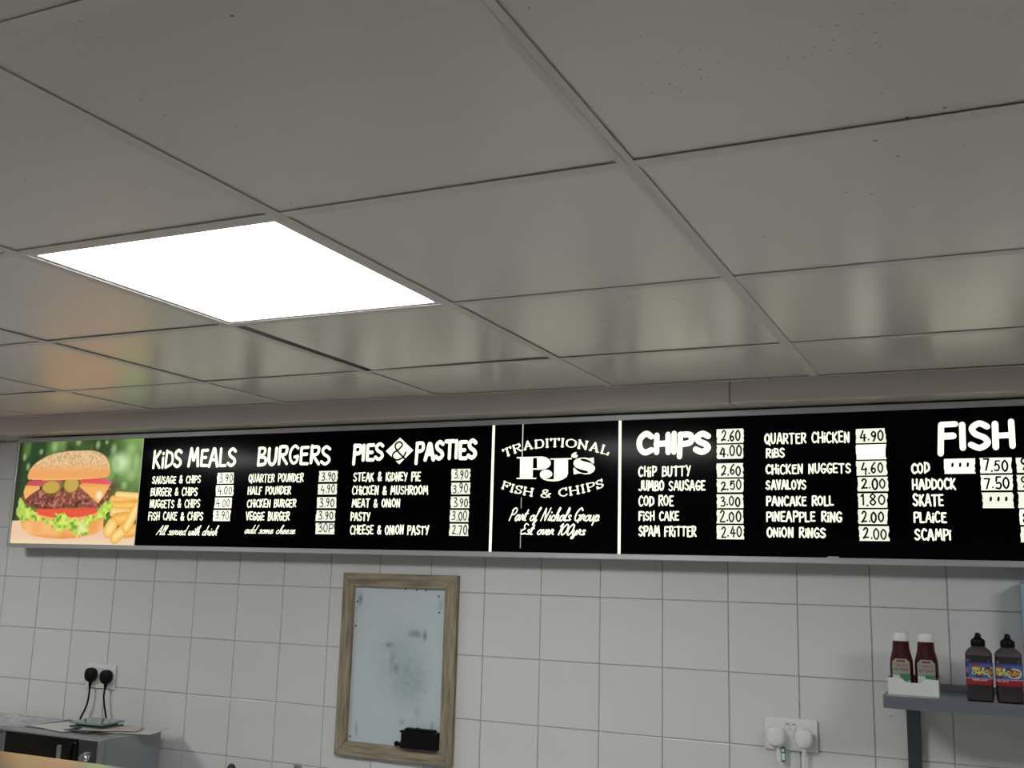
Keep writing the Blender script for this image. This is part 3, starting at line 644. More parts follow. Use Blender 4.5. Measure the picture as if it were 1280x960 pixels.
# logo
mb = MB()
for g in LOGO: mb.poly_y(g, TY, TY)
mb.build('logo_lettering', M['letter'], panels[1], "white heavy serif letters reading PJ'S")
SERIF = {k: BR[k] for k in 'TRADIONLFSHCP&'}
SERIF = {'T': G(72, '2,97 70,97;36,97 36,0;~2,97 3,84;~70,97 69,84;24,1 48,1'), 'R': G(78, '14,0 14,98;14,96 40,96;~38,96 62,92 62,60 40,50 14,50;36,48 64,2;4,1 26,1;4,97 14,97;60,1 78,1'),
 'A': G(84, '12,0 40,98;40,100 70,0;22,34 60,34;2,1 24,1;56,1 84,1'), 'D': G(80, '14,0 14,97;~14,97 56,96 72,70 72,28 54,1 14,1;4,1 14,1;4,97 14,97'), 'I': G(34, '16,0 16,98;4,1 28,1;4,98 28,98'),
 'O': G(84, '~42,100 8,76 8,24 42,0 76,24 76,76 42,100'), 'N': G(86, '14,0 14,98;12,98 68,2;70,2 70,98;4,1 26,1;2,98 16,98;58,98 82,98'), 'L': G(68, '14,0 14,98;14,1 62,1;62,1 66,24;4,98 26,98;4,1 14,1'),
 'F': G(66, '14,0 14,98;14,97 60,97;60,97 62,78;14,52 44,52;44,60 44,44;4,1 26,1;4,97 14,97'), 'S': G(56, '~48,84 28,100 8,80 14,58 42,42 50,22 28,0 6,16;50,98 49,78;6,2 6,22'),
 'H': G(88, '14,0 14,98;72,0 72,98;14,50 72,50;4,1 26,1;4,98 26,98;60,1 84,1;60,98 84,98'), '&': G(84, '~72,2 26,58 22,86 38,100 54,84 40,60 10,36 10,12 32,0 56,14 72,46;60,48 82,48'),
 'C': G(72, '~62,80 42,100 10,72 10,26 42,0 66,20;64,98 63,74'), 'P': G(68, '14,0 14,98;~14,96 44,96 62,86 60,58 40,46 14,46;4,1 26,1;4,97 14,97'), ' ': (.42, [])}
def arc_text(s, base, h, mbs, thick, thin, gap=.10):
    """letters along a curve given by baseline points"""
    C = smooth3(base, 16); acc = [0]
    for i in range(1, len(C)): acc.append(acc[-1]+math.hypot(C[i][0]-C[i-1][0], C[i][1]-C[i-1][1]))
    mb = mbs[0]; tot = sum(SERIF[c][0]+gap for c in s)-gap; k = acc[-1]/tot; x = 0
    def at(u):
        u = min(max(u, 0), acc[-1]-1e-6)
        for i in range(1, len(acc)):
            if acc[i] >= u:
                t = (u-acc[i-1])/(acc[i]-acc[i-1]); a, b = C[i-1], C[i]
                return a[0]+(b[0]-a[0])*t, a[1]+(b[1]-a[1])*t, math.atan2(b[1]-a[1], b[0]-a[0])
    for ch in s:
        if ch == ' ': x += SERIF[' '][0]+gap; mb = mbs[mbs.index(mb)+1]; continue
        w_, st = SERIF[ch]; px, pz, an = at((x+w_/2)*k)
        f = lambda dx, dz, an=an: thin+(thick-thin)*abs(-math.sin(an)*dx+math.cos(an)*dz)**1.6
        for sm, p in st:
            q = [((a-w_/2)*k, b*h) for a, b in p]
            q = [(px+a*math.cos(an)-b*math.sin(an), pz+a*math.sin(an)+b*math.cos(an)) for a, b in q]
            ribbon(mb, catmull(q) if sm else q, f, TY)
        x += w_+gap
mb = MB(); arc_text('TRADITIONAL', [(2.300, .4345), (2.356, .4530), (2.398, .4600), (2.467, .4640), (2.526, .4610), (2.588, .4510), (2.652, .4340)], .0255, [mb], .0068, .0026)
mb.build('arched_lettering', M['letter'], panels[1], 'white serif lettering arched upwards, reading TRADITIONAL')
mbs = [MB(), MB(), MB()]; arc_text('FISH & CHIPS', [(2.290, .3350), (2.346, .3180), (2.446, .3040), (2.550, .3140), (2.640, .3350)], .0245, mbs, .0062, .0026)
for mb, t in zip(mbs, ('FISH', '&', 'CHIPS')): mb.build('arched_lettering', M['letter'], panels[1], 'white serif lettering curved downwards, reading %s' % t)

# price strips: each one slots onto the sign
for t, x0, x1, z0, z1, where in STRIPS:
    nm = ('handwritten price strip reading %s' % t) if t and t != '...' else ('blank bright price strip' if not t else 'price strip with three black dots')
    s_ = thing('price_strip', '%s, beside %s' % (nm, where), 'price strip', ((x0+x1)/2, TY, z0), 'backlit white price strips on the menu sign')
    rn = random.Random(int(x0*1000+z0*100000)); L, R_ = [], []
    zz0, zz1 = z0+.0012, z1-.0012
    for i in range(7):
        f = i/6; L.append((x0+.0015+rn.uniform(-.0016, .0016), zz0+(zz1-zz0)*f)); R_.append((x1-.0015+rn.uniform(-.0022, .0022), zz0+(zz1-zz0)*f))
    bright = (not t) or where in ('cod', 'haddock', 'cod, first strip', 'plaice') or (x0 < 1.3)
    MB().poly_y(L+R_[::-1], TY-.0008, TY-.0001).build('strip', M['strip_b' if bright else 'strip'], s_)
    if t and t != '...':
        H, W_ = z1-z0, x1-x0; a = .13+rn.uniform(-.04, .05); b = .11+rn.uniform(-.04, .03)
        mb = MB(); fit_text(mb, BR, t, x0+W_*a, x1-W_*b, z0+H*.13, z1-H*.11, .0035 if x0 < 2.3 else .0045, TY-.0011, jitter=.10, gap=.16, rnd=rn)
        mb.build('digits', M['ink'], s_)
    elif t:
        mb = MB(); W_ = x1-x0; zc = (z0+z1)/2+.003
        for f in (.28, .52, .76): ribbon(mb, [(x0+W_*f, zc-.003), (x0+W_*f+.001, zc+.004)], .0058, TY-.0011)
        mb.build('dots', M['ink'], s_)

# ================================================================ WHITEBOARD
bx0, bx1, bz0, bz1 = 1.6640, 2.1100, -.5490, .0540; fw = .046
wbd = thing('whiteboard', 'wood framed whiteboard with smudged marker traces on the tiled wall', 'whiteboard', (bx0, 0, bz0))
MB().box(bx0+.01, bx1-.01, -.012, -.007, bz0+.01, bz1-.01).build('backing', M['wood'], wbd)
fy0, fy1 = -.026, -.0075
def rail(pts, nm, horiz):
    b = bmesh.new(); vs = [b.verts.new((p[0], y, p[1])) for y in (fy0, fy1) for p in pts]
    b.faces.new(vs[:4]); b.faces.new(vs[4:][::-1])
    for i in range(4): b.faces.new((vs[i], vs[(i+1) % 4], vs[4+(i+1) % 4], vs[4+i]))
    bmesh.ops.bevel(b, geom=b.edges[:], offset=.0016, segments=2, affect='EDGES')
    MB().bm(b).build('frame_rail', M['wood_h' if horiz else 'wood'], wbd)
i0, i1, j0, j1 = bx0+fw, bx1-fw, bz0+fw, bz1-fw
rail([(bx0, bz0), (i0, j0), (i0, j1), (bx0, bz1)], 'l', False); rail([(bx1, bz1), (i1, j1), (i1, j0), (bx1, bz0)], 'r', False)
rail([(bx0, bz1), (i0, j1), (i1, j1), (bx1, bz1)], 't', True); rail([(bx1, bz0), (i1, j0), (i0, j0), (bx0, bz0)], 'b', True)
X, Z = np.meshgrid(np.linspace(i0-.002, i1+.002, 150), np.linspace(j0-.002, j1+.002, 220))
img = np.zeros(X.shape+(3,)); img[:] = (.53, .61, .62)
U, V = (X-i0)/(i1-i0), (j1-Z)/(j1-j0)
n1, n2, n3 = vnoise(X, Z, 60, 21), vnoise(X, Z, 18, 22), vnoise(X*1.5, Z, 140, 23)
def blob(u, v, ru, rv): return np.clip(1.2-1.2*np.hypot((U-u)/ru, (V-v)/rv), 0, 1)
paint(img, blob(.55, .50, .36, .34)*(.45+.55*n1)*.75, (.34, .45, .42))
paint(img, blob(.66, .60, .24, .18)*(.3+.7*n3)*.6, (.24, .33, .31))
for u, v, ru, rv, a in ((.68, .29, .10, .035, 1), (.79, .30, .03, .05, 1.1), (.40, .37, .10, .03, .7), (.45, .47, .05, .09, .5), (.50, .52, .05, .05, .6),
                        (.06, .08, .04, .07, 1), (.03, .15, .02, .03, .6), (.94, .10, .05, .05, .5), (.90, .87, .03, .05, 1.1), (.58, .85, .04, .03, .6), (.09, .92, .03, .06, .8), (.74, .78, .06, .05, .4)):
    paint(img, np.clip(blob(u, v, ru, rv)*(.2+1.0*n1)*a*.75, 0, .8), (.13, .16, .17))
for q in (((.30, .36), (.55, .40)), ((.42, .38), (.44, .56)), ((.70, .27), (.62, .30)), ((.78, .26), (.79, .33)), ((.62, .56), (.86, .52)), ((.60, .60), (.84, .66)), ((.64, .68), (.82, .72)), ((.5, .44), (.8, .47)), ((.08, .88), (.085, .97))):
    d = dseg(U*.75, V, (q[0][0]*.75, q[0][1]), (q[1][0]*.75, q[1][1])); paint(img, np.clip(1-d/.012, 0, 1)*.22*n3, (.16, .22, .23))
for u, v in ((.56, .005), (.68, .012), (.78, .010), (.92, .045), (.93, .15), (.02, .26), (.03, .1), (.02, .97)):
    paint(img, np.hypot((U-u)*.7, V-v) < .007, (.03, .03, .03))
grid_mesh('board_surface', M['board'], np.stack([X, np.full_like(X, -.0135), Z], -1), img, wbd, 'pale grey writing surface with rubbed-out marker smudges')

tr_ = thing('eraser_holder', 'black magnetic eraser and pen holder in the lower right corner of the whiteboard', 'eraser holder', (1.925, -.014, j0))
MB().box(1.932, 2.062, -.046, -.0145, j0+.001, j0+.052, .003).box(1.928, 2.062, -.048, -.0145, j0+.050, j0+.056, .0015).build('holder_body', M['black'], tr_)
MB().box(1.944, 2.052, -.042, -.020, j0+.056, j0+.064, .003).box(1.984, 1.990, -.036, -.028, j0+.062, j0+.067).build('eraser_pad', M['black'], tr_)
mk = MB().tube([(1.9325, -.036, j0+.011), (1.926, -.036, j0+.011)], .0085, 14).tube([(1.926, -.036, j0+.011), (1.9245, -.036, j0+.011), (1.9190, -.036, j0+.011)], lambda t: .004, 10)
mk.lathe([(.002, -.0085), (.007, -.006), (.0088, 0), (.007, .006), (.002, .0085)], 1.9125, -.036, j0+.0115, 14)
tag(mk.build('marker_pen', M['black'], smooth=True), 'black marker pen end poking out left of the eraser holder', 'pen')

# ================================================================ SOCKETS AND PLUGS
def socket(x0, z0, label):
    t = thing('wall_socket', label, 'socket', (x0, 0, z0), 'white double wall sockets')
    MB().box(x0, x0+.147, -.0155, -.0062, z0, z0+.087, .0022, 2).build('face_plate', M['white_pl'], t)
    for k in (-1, 1):
        MB().box(x0+.0735+k*.0085-.0066, x0+.0735+k*.0085+.0066, -.0160, -.0152, z0+.0538, z0+.0752).build('switch_gap_shade', M['paper_w'], t)  # darker plate stands in for the shaded gap round the rocker
        MB().box(x0+.0735+k*.0085-.0055, x0+.0735+k*.0085+.0055, -.0190, -.0150, z0+.055, z0+.074, .0015).build('rocker_switch', M['white_pl'], t)
        MB().box(x0+.0735+k*.0085-.0035, x0+.0735+k*.0085+.0035, -.0194, -.0186, z0+.0705, z0+.0725).build('switch_mark', M['black'], t, 'small dark mark at the top of a switch')
        MB().lathe([(.002, 0), (.002, .0004)], x0+.0735+k*.062, -.0155, z0+.043, 10).build('screw', M['chrome'], t)
    return t
def plug_body(mb, x, z, s=1.0, round_=2.6, depth=.026):
    rings = []; n = 28
    for y, k in ((0, .84), (.004, .96), (.010, 1.0), (depth*.72, .98), (depth*.9, .90), (depth, .70)):
        ring = []
        for i in range(n):
            a = 2*math.pi*i/n; c, d = math.cos(a), math.sin(a); q = (abs(c)**round_+abs(d)**round_)**(-1/round_)
            zz = d*q*.0265*s*k; xx = c*q*.0250*s*k*(1-.10*(zz < -.008)*min(1, (-zz-.008)/.015))
            ring.append((x+xx, -.0160-y, z+zz))
        rings.append(ring)
    return mb.loops(rings)
def plug(x, z, m_, label, pts, grp):
    t = thing('plug', label, 'plug', (x, -.016, z), grp)
    plug_body(MB(), x, z).build('plug_body', m_, t, smooth=True)
    MB().tube([(x, -.028, z-.020), (x+.0005, -.028, z-.034), (x, -.028, z-.046)], lambda u: .0082-.0038*u, 12).build('cable_grip', m_, t, smooth=True)
    MB().tube(pts, .0034, 8).build('cable', m_, t, smooth=True)
    return t
socket(.508, -.4080, 'white double wall socket with black plugs above the microwave')
socket(3.102, -.4030, 'white double wall socket with white plugs near the steel shelf')
plug(.5460, -.3590, M['black'], 'left black plug in the socket above the microwave', [(.546, -.028, -.40), (.548, -.030, -.43), (.540, -.030, -.475), (.512, -.030, -.53), (.49, -.030, -.60), (.47, -.03, -.70), (.46, -.03, -.783)], 'black plugs above the microwave')
plug(.6240, -.3625, M['black'], 'right black plug in the socket above the microwave', [(.624, -.028, -.403), (.623, -.030, -.43), (.630, -.030, -.465), (.650, -.030, -.53), (.66, -.030, -.60), (.67, -.03, -.70), (.66, -.03, -.783)], 'black plugs above the microwave')
plug(3.2135, -.3660, M['white_pl'], 'white plug with a white cable in the right half of the socket by the shelf', [(3.2135, -.028, -.405), (3.211, -.029, -.45), (3.208, -.03, -.52), (3.22, -.03, -.62), (3.24, -.03, -.72), (3.25, -.03, -.783)], 'white plugs near the shelf')
t = thing('plug_adapter', 'rounded white plug-in adapter in the left half of the socket by the shelf', 'plug', (3.137, -.016, -.366), 'white plugs near the shelf')
plug_body(MB(), 3.1370, -.3660, 1.0, 3.0, .030).build('adapter_body', M['white_pl'], t, smooth=True)
MB().box(3.138, 3.147, -.030, -.0290, -.432, -.388).build('hanging_tag', M['white_pl'], t, 'narrow white tag hanging down')
h = MB().box(3.150, 3.162, -.028, -.0272, -.434, -.392).build('hanging_tag', M['green'], t, 'white tag with a green border')
MB().box(3.152, 3.160, -.0286, -.0281, -.428, -.410).box(3.152, 3.158, -.0286, -.0281, -.406, -.398).build('tag_print', M['white_pl'], h)
tag(MB().lathe([(.0052, 0), (.0045, .001), (.003, .0016)], 0, 0, 0, 14).build('wall_plug', M['white_pl']), 'tiny white plastic stud in the tile left of the shelf bracket', 'wall stud')
o = bpy.data.objects['wall_plug']; o.location = (3.441, -.0062, -.287); o.rotation_euler = (math.pi/2, 0, 0)

# ================================================================ SHELF AND WHAT STANDS ON IT
SH = -.2140; SF = -.2400
sh = thing('wall_shelf', 'brushed steel wall shelf on a bracket at the right of the tiled wall', 'shelf', (3.446, 0, SH))
MB().box(3.446, 4.70, SF+.001, -.0065, SH-.0015, SH).build('shelf_plate', M['steel'], sh)
MB().box(3.446, 4.70, SF, SF+.0015, SH-.031, SH, .0005).build('front_lip', M['steel'], sh)
MB().box(3.446, 3.4475, SF+.001, -.0065, SH-.031, SH).build('end_lip', M['steel'], sh)
MB().box(3.560, 4.70, -.0085, -.0068, SH, SH+.018).build('upstand', M['steel'], sh)
for bxx in (3.485, 4.45):
    b_ = MB().box(bxx, bxx+.034, -.030, -.0065, -.66, SH-.0015, .002).box(bxx+.015, bxx+.019, -.20, -.03, SH-.03, SH-.0015).build('bracket', M['steel_dk'], sh, 'dark steel bracket leg fixed to the tiles' if bxx < 4 else None)
    MB().lathe([(.006, 0), (.006, .002), (.004, .0035)], 0, 0, 0, 12).build('bolt', M['steel'], b_, local=True)
    bo = b_.children[0]; r0 = sh.location; bo.location = (bxx+.017-r0[0], -.030-r0[1], -.2600-r0[2]); bo.rotation_euler = (math.pi/2, 0, 0)

def ell_ring(rx, ry, z, n=36, pw=2.4):
    out = []
    for i in range(n):
        a = 2*math.pi*i/n; c, d = math.cos(a), math.sin(a); q = (abs(c)**pw+abs(d)**pw)**(-1/pw)
        out.append((rx*c*q, ry*d*q, z))
    return out
def ketchup(x, y, label, rz):
    t = thing('sauce_bottle', label, 'bottle', (x, y, SH+.0008), 'red ketchup bottles in the carton', rz)
    pr = [(.0255, .018, 0), (.0285, .0205, .004), (.0290, .021, .03), (.0290, .021, .070), (.0282, .0205, .085), (.0245, .0195, .100), (.0215, .019, .112), (.0205, .0185, .128), (.0200, .0180, .1325)]
    MB().loops([ell_ring(a, b, z) for a, b, z in pr]).build('bottle_body', M['ketchup'], t, smooth=True, local=True)
    MB().loops([ell_ring(.0202, .0184, .1325, pw=2.2), ell_ring(.0206, .0188, .134, pw=2.2), ell_ring(.0202, .0184, .150, pw=2.2), ell_ring(.0190, .0174, .1535, pw=2.2), ell_ring(.012, .011, .1545, pw=2.2)]).build('cap', M['white_pl'], t, smooth=True, local=True)
    U, Z = np.meshgrid(np.linspace(-1, 1, 70), np.linspace(.028, .088, 64))
    img = np.zeros(U.shape+(3,)); img[:] = L3((150, 150, 140))
    xm = U*.0215
    paint(img, Z < .047, L3((196, 206, 196))); paint(img, (Z < .052) & (Z > .048), L3((120, 160, 132)))
    paint(img, inpoly(xm, Z, [(-.004, .05), (.0215, .05), (.0215, .036), (.006, .028), (-.002, .036)]), L3((72, 130, 96)))
    paint(img, (abs(xm) < .0105) & (abs(Z-.0825) < .0022), L3((112, 34, 24)))
    paint_text(img, xm, Z, BR, 'TOMATO', -.017, .017, .068, .0745, .0011, L3((118, 62, 54)))
    paint_text(img, xm, Z, BR, 'KETCHUP', -.017, .017, .0575, .064, .0011, L3((96, 66, 62)))
    edge = np.maximum(abs(xm)-.0195, 0)
    top = .088-np.clip((abs(xm)-.013)*1.0, 0, 1); Zc = np.minimum(Z, top)
    yb = -.0215*np.clip(1-np.abs(xm/.0295)**2.4, 0, 1)**(1/2.4)
    k = np.clip((Zc-.072)/.030, 0, 1)**2*.0016
    grid_mesh('label', M['label'], np.stack([xm, yb-.0004+k, Zc], -1), img, t, 'pale grey bottle label with red and green print', local=True)
    return t
CX0, CX1, CYF, CYB = 3.4545, 3.5765, -.1920, -.1120
ketchup(3.4870, -.1545, 'left of the two dark red ketchup bottles with white caps in the carton', 0)
ketchup(3.5480, -.1540, 'right of the two dark red ketchup bottles with white caps in the carton', 0)
ct = thing('display_carton', 'open white cardboard carton holding the ketchup bottles on the shelf', 'carton', (3.5155, CYF, SH))
ch = .041; c0 = SH+.0002
MB().poly_y([(CX0, c0), (CX1, c0), (CX1, c0+ch), (CX1-.030, c0+ch+.001), (CX1-.042, c0+ch-.010), (CX0+.046, c0+ch-.010), (CX0+.034, c0+ch), (CX0, c0+ch+.001)], CYF, CYF+.0008).build('front_flap', M['card'], ct)
MB().box(CX0, CX1, CYB-.0008, CYB, c0, c0+.046).build('back_flap', M['card'], ct)
MB().box(CX0, CX0+.0008, CYF+.0008, CYB-.0008, c0, c0+.042).build('side_flap', M['card'], ct)
MB().box(CX1-.0008, CX1, CYF+.0008, CYB-.0008, c0, c0+.045).build('side_flap', M['card'], ct)
MB().box(CX0+.0008, CX1-.0008, CYF+.0008, CYB-.0008, c0, c0+.0006).build('base', M['card'], ct)

def brown_sauce(x, y, label, rz, u0):
    t = thing('sauce_bottle', label, 'bottle', (x, y, SH+.0003), 'brown sauce bottles on the shelf', rz)
    P = 5.0
    R4 = lambda h, z: ell_ring(h, h*.86, z, 48, P)
    pr = [(.0270, 0), (.0305, .003), (.0308, .012), (.0300, .0150), (.0308, .018), (.0308, .100), (.0303, .1015), (.0308, .103), (.0308, .110)]
    MB().loops([R4(a, z) for a, z in pr]).build('bottle_body', M['sauce'], t, smooth=True, local=True)
    MB().loops([R4(.0309, .110), R4(.0300, .1155), ell_ring(.0260, .0225, .122, 48, 3.4), ell_ring(.0180, .017, .129, 48, 2.4), ell_ring(.0145, .0145, .1315, 48, 2)]).build('bottle_shoulder', M['sauce_top'], t, smooth=True, local=True)
    cp = MB().lathe([(.0150, .1310), (.0162, .1325), (.0160, .1460), (.0150, .1475), (.0085, .1520), (.0070, .1560), (.0055, .1620), (.0042, .1640)], 0, 0, 0, 24)
    for i in range(12):
        a = 2*math.pi*i/12; cp.box(.0158*math.cos(a)-.001, .0158*math.cos(a)+.001, .0158*math.sin(a)-.001, .0158*math.sin(a)+.001, .1325, .1455)
    cp.build('cap', M['black'], t, smooth=True, local=True)
    MB().box(-.007, .007, -.0105, .0105, .1515, .1560, .002).box(.002, .008, -.004, .004, .1555, .1600, .001).build('flip_nozzle', M['black'], t, local=True)
    n = 150; th = np.linspace(-math.pi, 0, n)                   # front half of the bottle: u runs left to right
    c, d = np.cos(th), np.sin(th); q = (np.abs(c)**P+np.abs(d)**P)**(-1/P)
    px, py = .0312*c*q, .0312*.86*d*q
    s_ = np.concatenate([[0], np.cumsum(np.hypot(np.diff(px), np.diff(py)))]); s_ -= s_[-1]/2
    U, Z = np.meshgrid(s_-u0, np.linspace(.040, .094, 56)); img = np.zeros(U.shape+(3,)); img[:] = L3((58, 96, 156))
    paint(img, np.clip((-.024-U)/.006, 0, 1), L3((26, 34, 84)))
    paint(img, Z > .0895, L3((38, 56, 120)))
    paint(img, Z < .0545, L3((140, 26, 32))); paint(img, (Z > .0545) & (Z < .0555), L3((196, 196, 200)))
    dpl = np.hypot((U-.0300)/.0165, (Z-.0705)/.0125)
    paint(img, dpl < 1, L3((206, 214, 220))); paint(img, dpl < .85, L3((150, 104, 48)))
    f = vnoise(U, Z, 420, 31); paint(img, (dpl < .85)*np.clip((f-.5)*4, 0, 1), L3((208, 168, 84))); paint(img, (dpl < .85)*np.clip((.4-f)*5, 0, 1), L3((92, 48, 26)))
    paint(img, (np.hypot((U-.018)/.006, (Z-.081)/.004) < 1), L3((100, 40, 30)))
    paint(img, inpoly(U, Z, [(-.020, .0835), (.004, .0835), (.003, .0885), (-.021, .0885)]), L3((150, 40, 62)))
    paint(img, (np.hypot((U+.003)/.0085, (Z-.0600)/.0028) < 1), L3((96, 34, 60)))
    for wd, cc in ((.0034, L3((40, 34, 22))), (.0018, L3((226, 214, 84)))):
        paint_text(img, U, Z, BR, 'FiSH &', -.018, .009, .0745, .0815, wd, cc, .15)
        paint_text(img, U, Z, BR, 'CHiPS', -.018, .015, .0650, .0725, wd, cc, .15)
    paint_text(img, U, Z, BR, 'ORiGiNAL', -.018, .000, .0498, .0528, .0008, L3((206, 170, 176)))
    paint_text(img, U, Z, BR, 'SAUCE', .002, .015, .0498, .0528, .0008, L3((206, 170, 176)))
    paint(img, (np.hypot((U+.031)/.005, (Z-.074)/.0075) < 1), L3((170, 90, 120)))
    Y, _ = np.meshgrid(py, Z[:, 0]); Xp, _ = np.meshgrid(px, Z[:, 0])
    grid_mesh('label', M['label'], np.stack([Xp, Y, Z], -1), img, t, 'blue and red label with yellow lettering and a plate of food', local=True)
    return t
brown_sauce(3.6730, -.2040, 'left of the two brown sauce bottles with black caps on the shelf', math.radians(-2), .003)
brown_sauce(3.7400, -.2010, 'right of the two brown sauce bottles with black caps on the shelf', math.radians(2), -.019)
bx = thing('storage_box', 'tall pale blue box standing at the right end of the shelf', 'box', (3.86, -.06, SH))
MB().box(3.7795, 3.96, -.100, -.020, SH+.0003, .0775, .002).build('box_body', M['blue'], bx)
MB().box(3.7790, 3.9605, -.1010, -.0195, .0755, .0785, .001).build('lid_rim', M['blue_edge'], bx, 'darker blue top rim')
MB().box(3.7880, 3.952, -.1008, -.1000, SH+.012, .066).build('front_highlight', M['white_pl'], bx, 'whitish highlight laid on the front as a thin sheet')  # highlight on the box front, put in as a thin white sheet

# ================================================================ WORKTOP, MICROWAVE AND WHAT LIES ON IT
WT = -.7850
wk = thing('worktop', 'steel worktop along the foot of the tiled wall', 'worktop', (2.0, -.3, FLOOR))
MB().box(-.8, 5.6, -.66, -.008, WT-.04, WT, .003).build('top', M['steel'], wk)
for x in (-.75, 1.3, 3.4, 5.5):
    for y in (-.62, -.06): MB().box(x, x+.04, y, y+.04, FLOOR, WT-.04).build('leg', M['steel'], wk)
MB().box(-.75, 5.54, -.60, -.04, FLOOR+.25, FLOOR+.27).build('lower_shelf', M['steel'], wk)

MX0, MX1, MY0, MY1, MZ0, MZ1 = .497, .9440, -.3450, -.0600, WT+.012, -.5250
mw = thing('microwave_oven', 'grey microwave oven with a black glass door under the left socket', 'microwave', ((MX0+MX1)/2, (MY0+MY1)/2, WT))
MB().box(MX0, MX1, MY0+.022, MY1, MZ0, MZ1, .003).build('casing', M['micro'], mw)
MB().box(MX0, MX1, MY0, MY0+.021, MZ0, MZ1-.001, .003).build('front_frame', M['micro_rim'], mw)
dr = MB().box(MX0+.006, .8440, MY0-.010, MY0-.0005, MZ0+.008, MZ1-.006, .002).build('door', M['black_gloss'], mw, 'black glass door')
hd = MB().tube([(.798, MY0-.012, MZ1-.036), (.798, MY0-.034, MZ1-.036)], .005, 10).tube([(.798, MY0-.012, MZ0+.050), (.798, MY0-.034, MZ0+.050)], .005, 10).box(.788, .808, MY0-.044, MY0-.034, MZ0+.040, MZ1-.024, .004, 2)
hd.build('handle', M['chrome'], dr, 'chrome upright door handle')
cp = MB().box(.8500, .9260, MY0-.005, MY0-.0005, MZ0+.008, MZ1-.006, .001).build('control_panel', M['steel_dk'], mw, 'dark grey control panel')
for z in (MZ1-.062, MZ1-.160):
    MB().lathe([(.019, 0), (.0185, .016), (.015, .020)], 0, 0, 0, 24).box(-.002, .002, -.018, .018, .019, .024).build('knob', M['chrome'], cp, 'round chrome dial', smooth=True, local=True)
    k = cp.children[-1] if False else [c for c in cp.children][-1]
    r0 = mw.location; k.location = (.890-r0[0], MY0-.005-r0[1], z-r0[2]); k.rotation_euler = (math.pi/2, .5, 0)
for i in range(4):
    MB().box(MX1+.0001, MX1+.0009, -.22+i*.02, -.212+i*.02, MZ0+.03, MZ0+.10).build('vent_slot', M['black'], mw)
for x in (MX0+.04, MX1-.06):
    for y in (MY0+.04, MY1-.05): MB().lathe([(.012, WT), (.012, MZ0)], x, y, 0, 12).build('foot', M['black'], mw)

def leaflet(x, y, z, a, w_, h_, m_, label, th=.0015, curl=0.0):
    n = 8; t = MB(); vs = []; 
    for k_ in (0, 1):
        for j in range(n+1):
            for i in (0, 1):
                f = j/n-.5; vs.append(((i-.5)*w_, f*h_, k_*th+curl*max(0, (f+.1))**2))
    fs = []
    for j in range(n):
        b_ = j*2; fs += [(b_, b_+1, b_+3, b_+2)]; c_ = (n+1)*2+b_; fs += [(c_, c_+2, c_+3, c_+1)]
        fs += [(b_, b_+2, c_+2, c_), (b_+1, c_+1, c_+3, b_+3)]
    e = n*2; c_ = (n+1)*2; fs += [(0, c_, c_+1, 1), (e, e+1, c_+e+1, c_+e)]
    t.add(vs, fs); o = t.build('leaflet', m_); o.location = (x, y, z); o.rotation_euler = (0, 0, a)
    return tag(o, label, 'leaflet', 'leaflets piled on the microwave')
zt = MZ1
leaflet(.690, -.175, zt+.0005, 1.60, .21, .36, M['paper_d'], 'dark printed leaflet lying lowest on the microwave', .002)
leaflet(.640, -.215, zt+.0028, 1.35, .15, .21, M['paper_w'], 'white leaflet poking out left of the glass scale')
leaflet(.870, -.150, zt+.0030, 1.85, .15, .25, M['paper_w'], 'white leaflet overhanging the right edge of the microwave', .002, .006)
leaflet(.835, -.190, zt+.0082, 2.10, .10, .20, M['paper_p'], 'pinkish leaflet right of the glass scale', .003, .004)
leaflet(.760, -.245, zt+.0050, 1.50, .08, .12, M['paper_d'], 'small dark leaflet at the front edge under the glass scale')
sc = thing('glass_scale', 'square glass kitchen scale with green edges on top of the leaflets', 'scale', (.752, -.180, zt+.0085), rz=.06)
MB().box(-.070, .070, -.058, .058, 0, .008, .001).build('lower_plate', M['glass_e'], sc, local=True)
MB().box(-.055, .055, -.045, .045, .008, .014).build('weighing_cell', M['glass_e'], sc, local=True)
MB().box(-.072, .072, -.060, .060, .014, .021, .001).build('glass_plate', M['glass_g'], sc, local=True)
# crumpled plastic film on the worktop unit left of the oven
rb = thing('bread_bin', 'pale steel bin left of the microwave, topped with plastic film', 'bin', (.28, -.19, WT))
MB().box(.10, .470, -.33, -.05, WT, -.538, .01, 3).build('bin_body', M['steel'], rb)
MB().box(.095, .475, -.335, -.045, -.538, -.530, .003).build('lid', M['steel'], rb)
rn = np.random.RandomState(3); U, V = np.meshgrid(np.linspace(0, 1, 26), np.linspace(0, 1, 16))
hz = np.abs(vnoise(U, V, 5, 41)-.5)*.045+np.abs(vnoise(U, V, 11, 42)-.5)*.02
Pf = np.stack([.14+.35*U, -.30+.22*V, -.5225+hz*np.sin(np.pi*U)*np.sin(np.pi*V)+.001], -1)
fo = grid_mesh('plastic_film', M['bag'], Pf, np.ones(U.shape+(3,)), None); fo.location = (0, 0, -.005)
for p in fo.data.polygons: p.use_smooth = False
tag(fo, 'crumpled clear plastic film on the bin left of the microwave', 'plastic film')

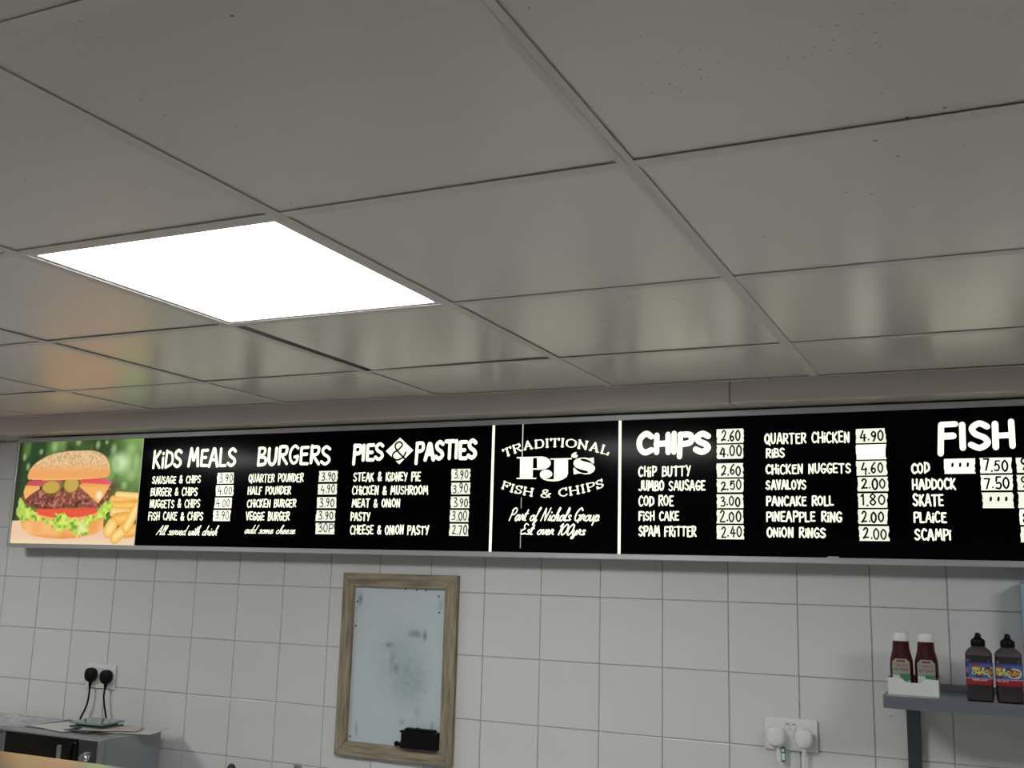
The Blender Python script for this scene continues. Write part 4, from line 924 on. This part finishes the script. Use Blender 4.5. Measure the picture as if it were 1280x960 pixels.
# utensil pot with a dark handle and a grey handled tool in a jar
def pot(x, y, label, hm, hl, tip, r, grp):
    t = thing('utensil_pot', label, 'pot', (x, y, WT))
    MB().lathe([(.040, 0), (.042, .002), (.042, .120), (.040, .120), (.040, .004), (.001, .004)], x, y, WT, 24).build('pot_body', M['steel'], t, smooth=True)
    tx, ty, tz = tip
    u = MB().tube([(x+.01, y, WT+.02), ((x+tx)/2, (y+ty)/2, (WT+tz)/2), (tx, ty, tz)], r, 12)
    tag(u.build('utensil', hm, smooth=True), hl, 'utensil', 'utensils in pots on the worktop')
pot(1.285, -.11, 'steel pot on the worktop left of the whiteboard', M['wood_dk'] if 'wood_dk' in M else M['void'], 'dark brown rounded handle tip showing left of the whiteboard', (1.303, -.10, -.604), lambda u: .006+.008*min(1, u*2)*(1 if u < .93 else max(.3, (1-u)/.07)), 1)
pot(1.525, -.062, 'steel pot on the worktop below the left side of the whiteboard', M['steel'], 'flat grey handle end showing below the whiteboard', (1.537, -.045, -.594), lambda u: .013, 1)

# dark box on the wall beyond the left end of the sign
sp = thing('wall_box', 'black box on the wall beyond the left end of the sign', 'box', (-.20, 0, .30))
MB().box(-.33, -.118, -.030, -.0062, .475, .5585, .002).build('upper_panel', M['black'], sp)
MB().box(-.33, -.116, -.022, -.0062, .4665, .4740).build('white_seam', M['white_pl'], sp, 'thin white line')
MB().box(-.33, -.112, -.030, -.0062, .380, .4655, .002).build('lower_panel', M['black'], sp)

# serving counter in front with the heated cabinet whose polished top mirrors the sign
HZ, HY = -.0980, -2.4600
cn = thing('serving_counter', 'serving counter between the camera and the tiled wall', 'counter', (2.3, -2.9, FLOOR))
MB().box(.6, 5.6, -2.98, -2.42, FLOOR, -.86).build('counter_body', M['plaster'], cn)
MB().box(.55, 5.65, -3.02, -2.38, -.86, -.82, .004).build('counter_top', M['steel'], cn)
hc = thing('hot_cabinet', 'heated food cabinet with a polished steel top at the lower left corner', 'cabinet', (2.2, -2.7, -.82))
MB().box(1.30, 3.28, HY-.44, HY, HZ-.02, HZ, .0015, 1).build('cabinet_top', M['steel_top'], hc, 'polished steel top mirroring the lit picture')
MB().box(1.30, 3.28, HY-.44, HY, -.8195, -.76).build('base', M['steel'], hc)
for x in (1.30, 2.27, 3.24):
    for y in (HY-.44, HY-.04): MB().box(x, x+.04, y, y+.04, -.76, HZ-.02).build('corner_post', M['steel'], hc)
for y in (HY-.425, HY-.015): MB().box(1.34, 3.24, y, y+.005, -.76, HZ-.02).build('glass_pane', M['cabglass'], hc)
MB().box(1.34, 3.24, HY-.41, HY-.03, -.48, -.47).build('shelf', M['steel'], hc)
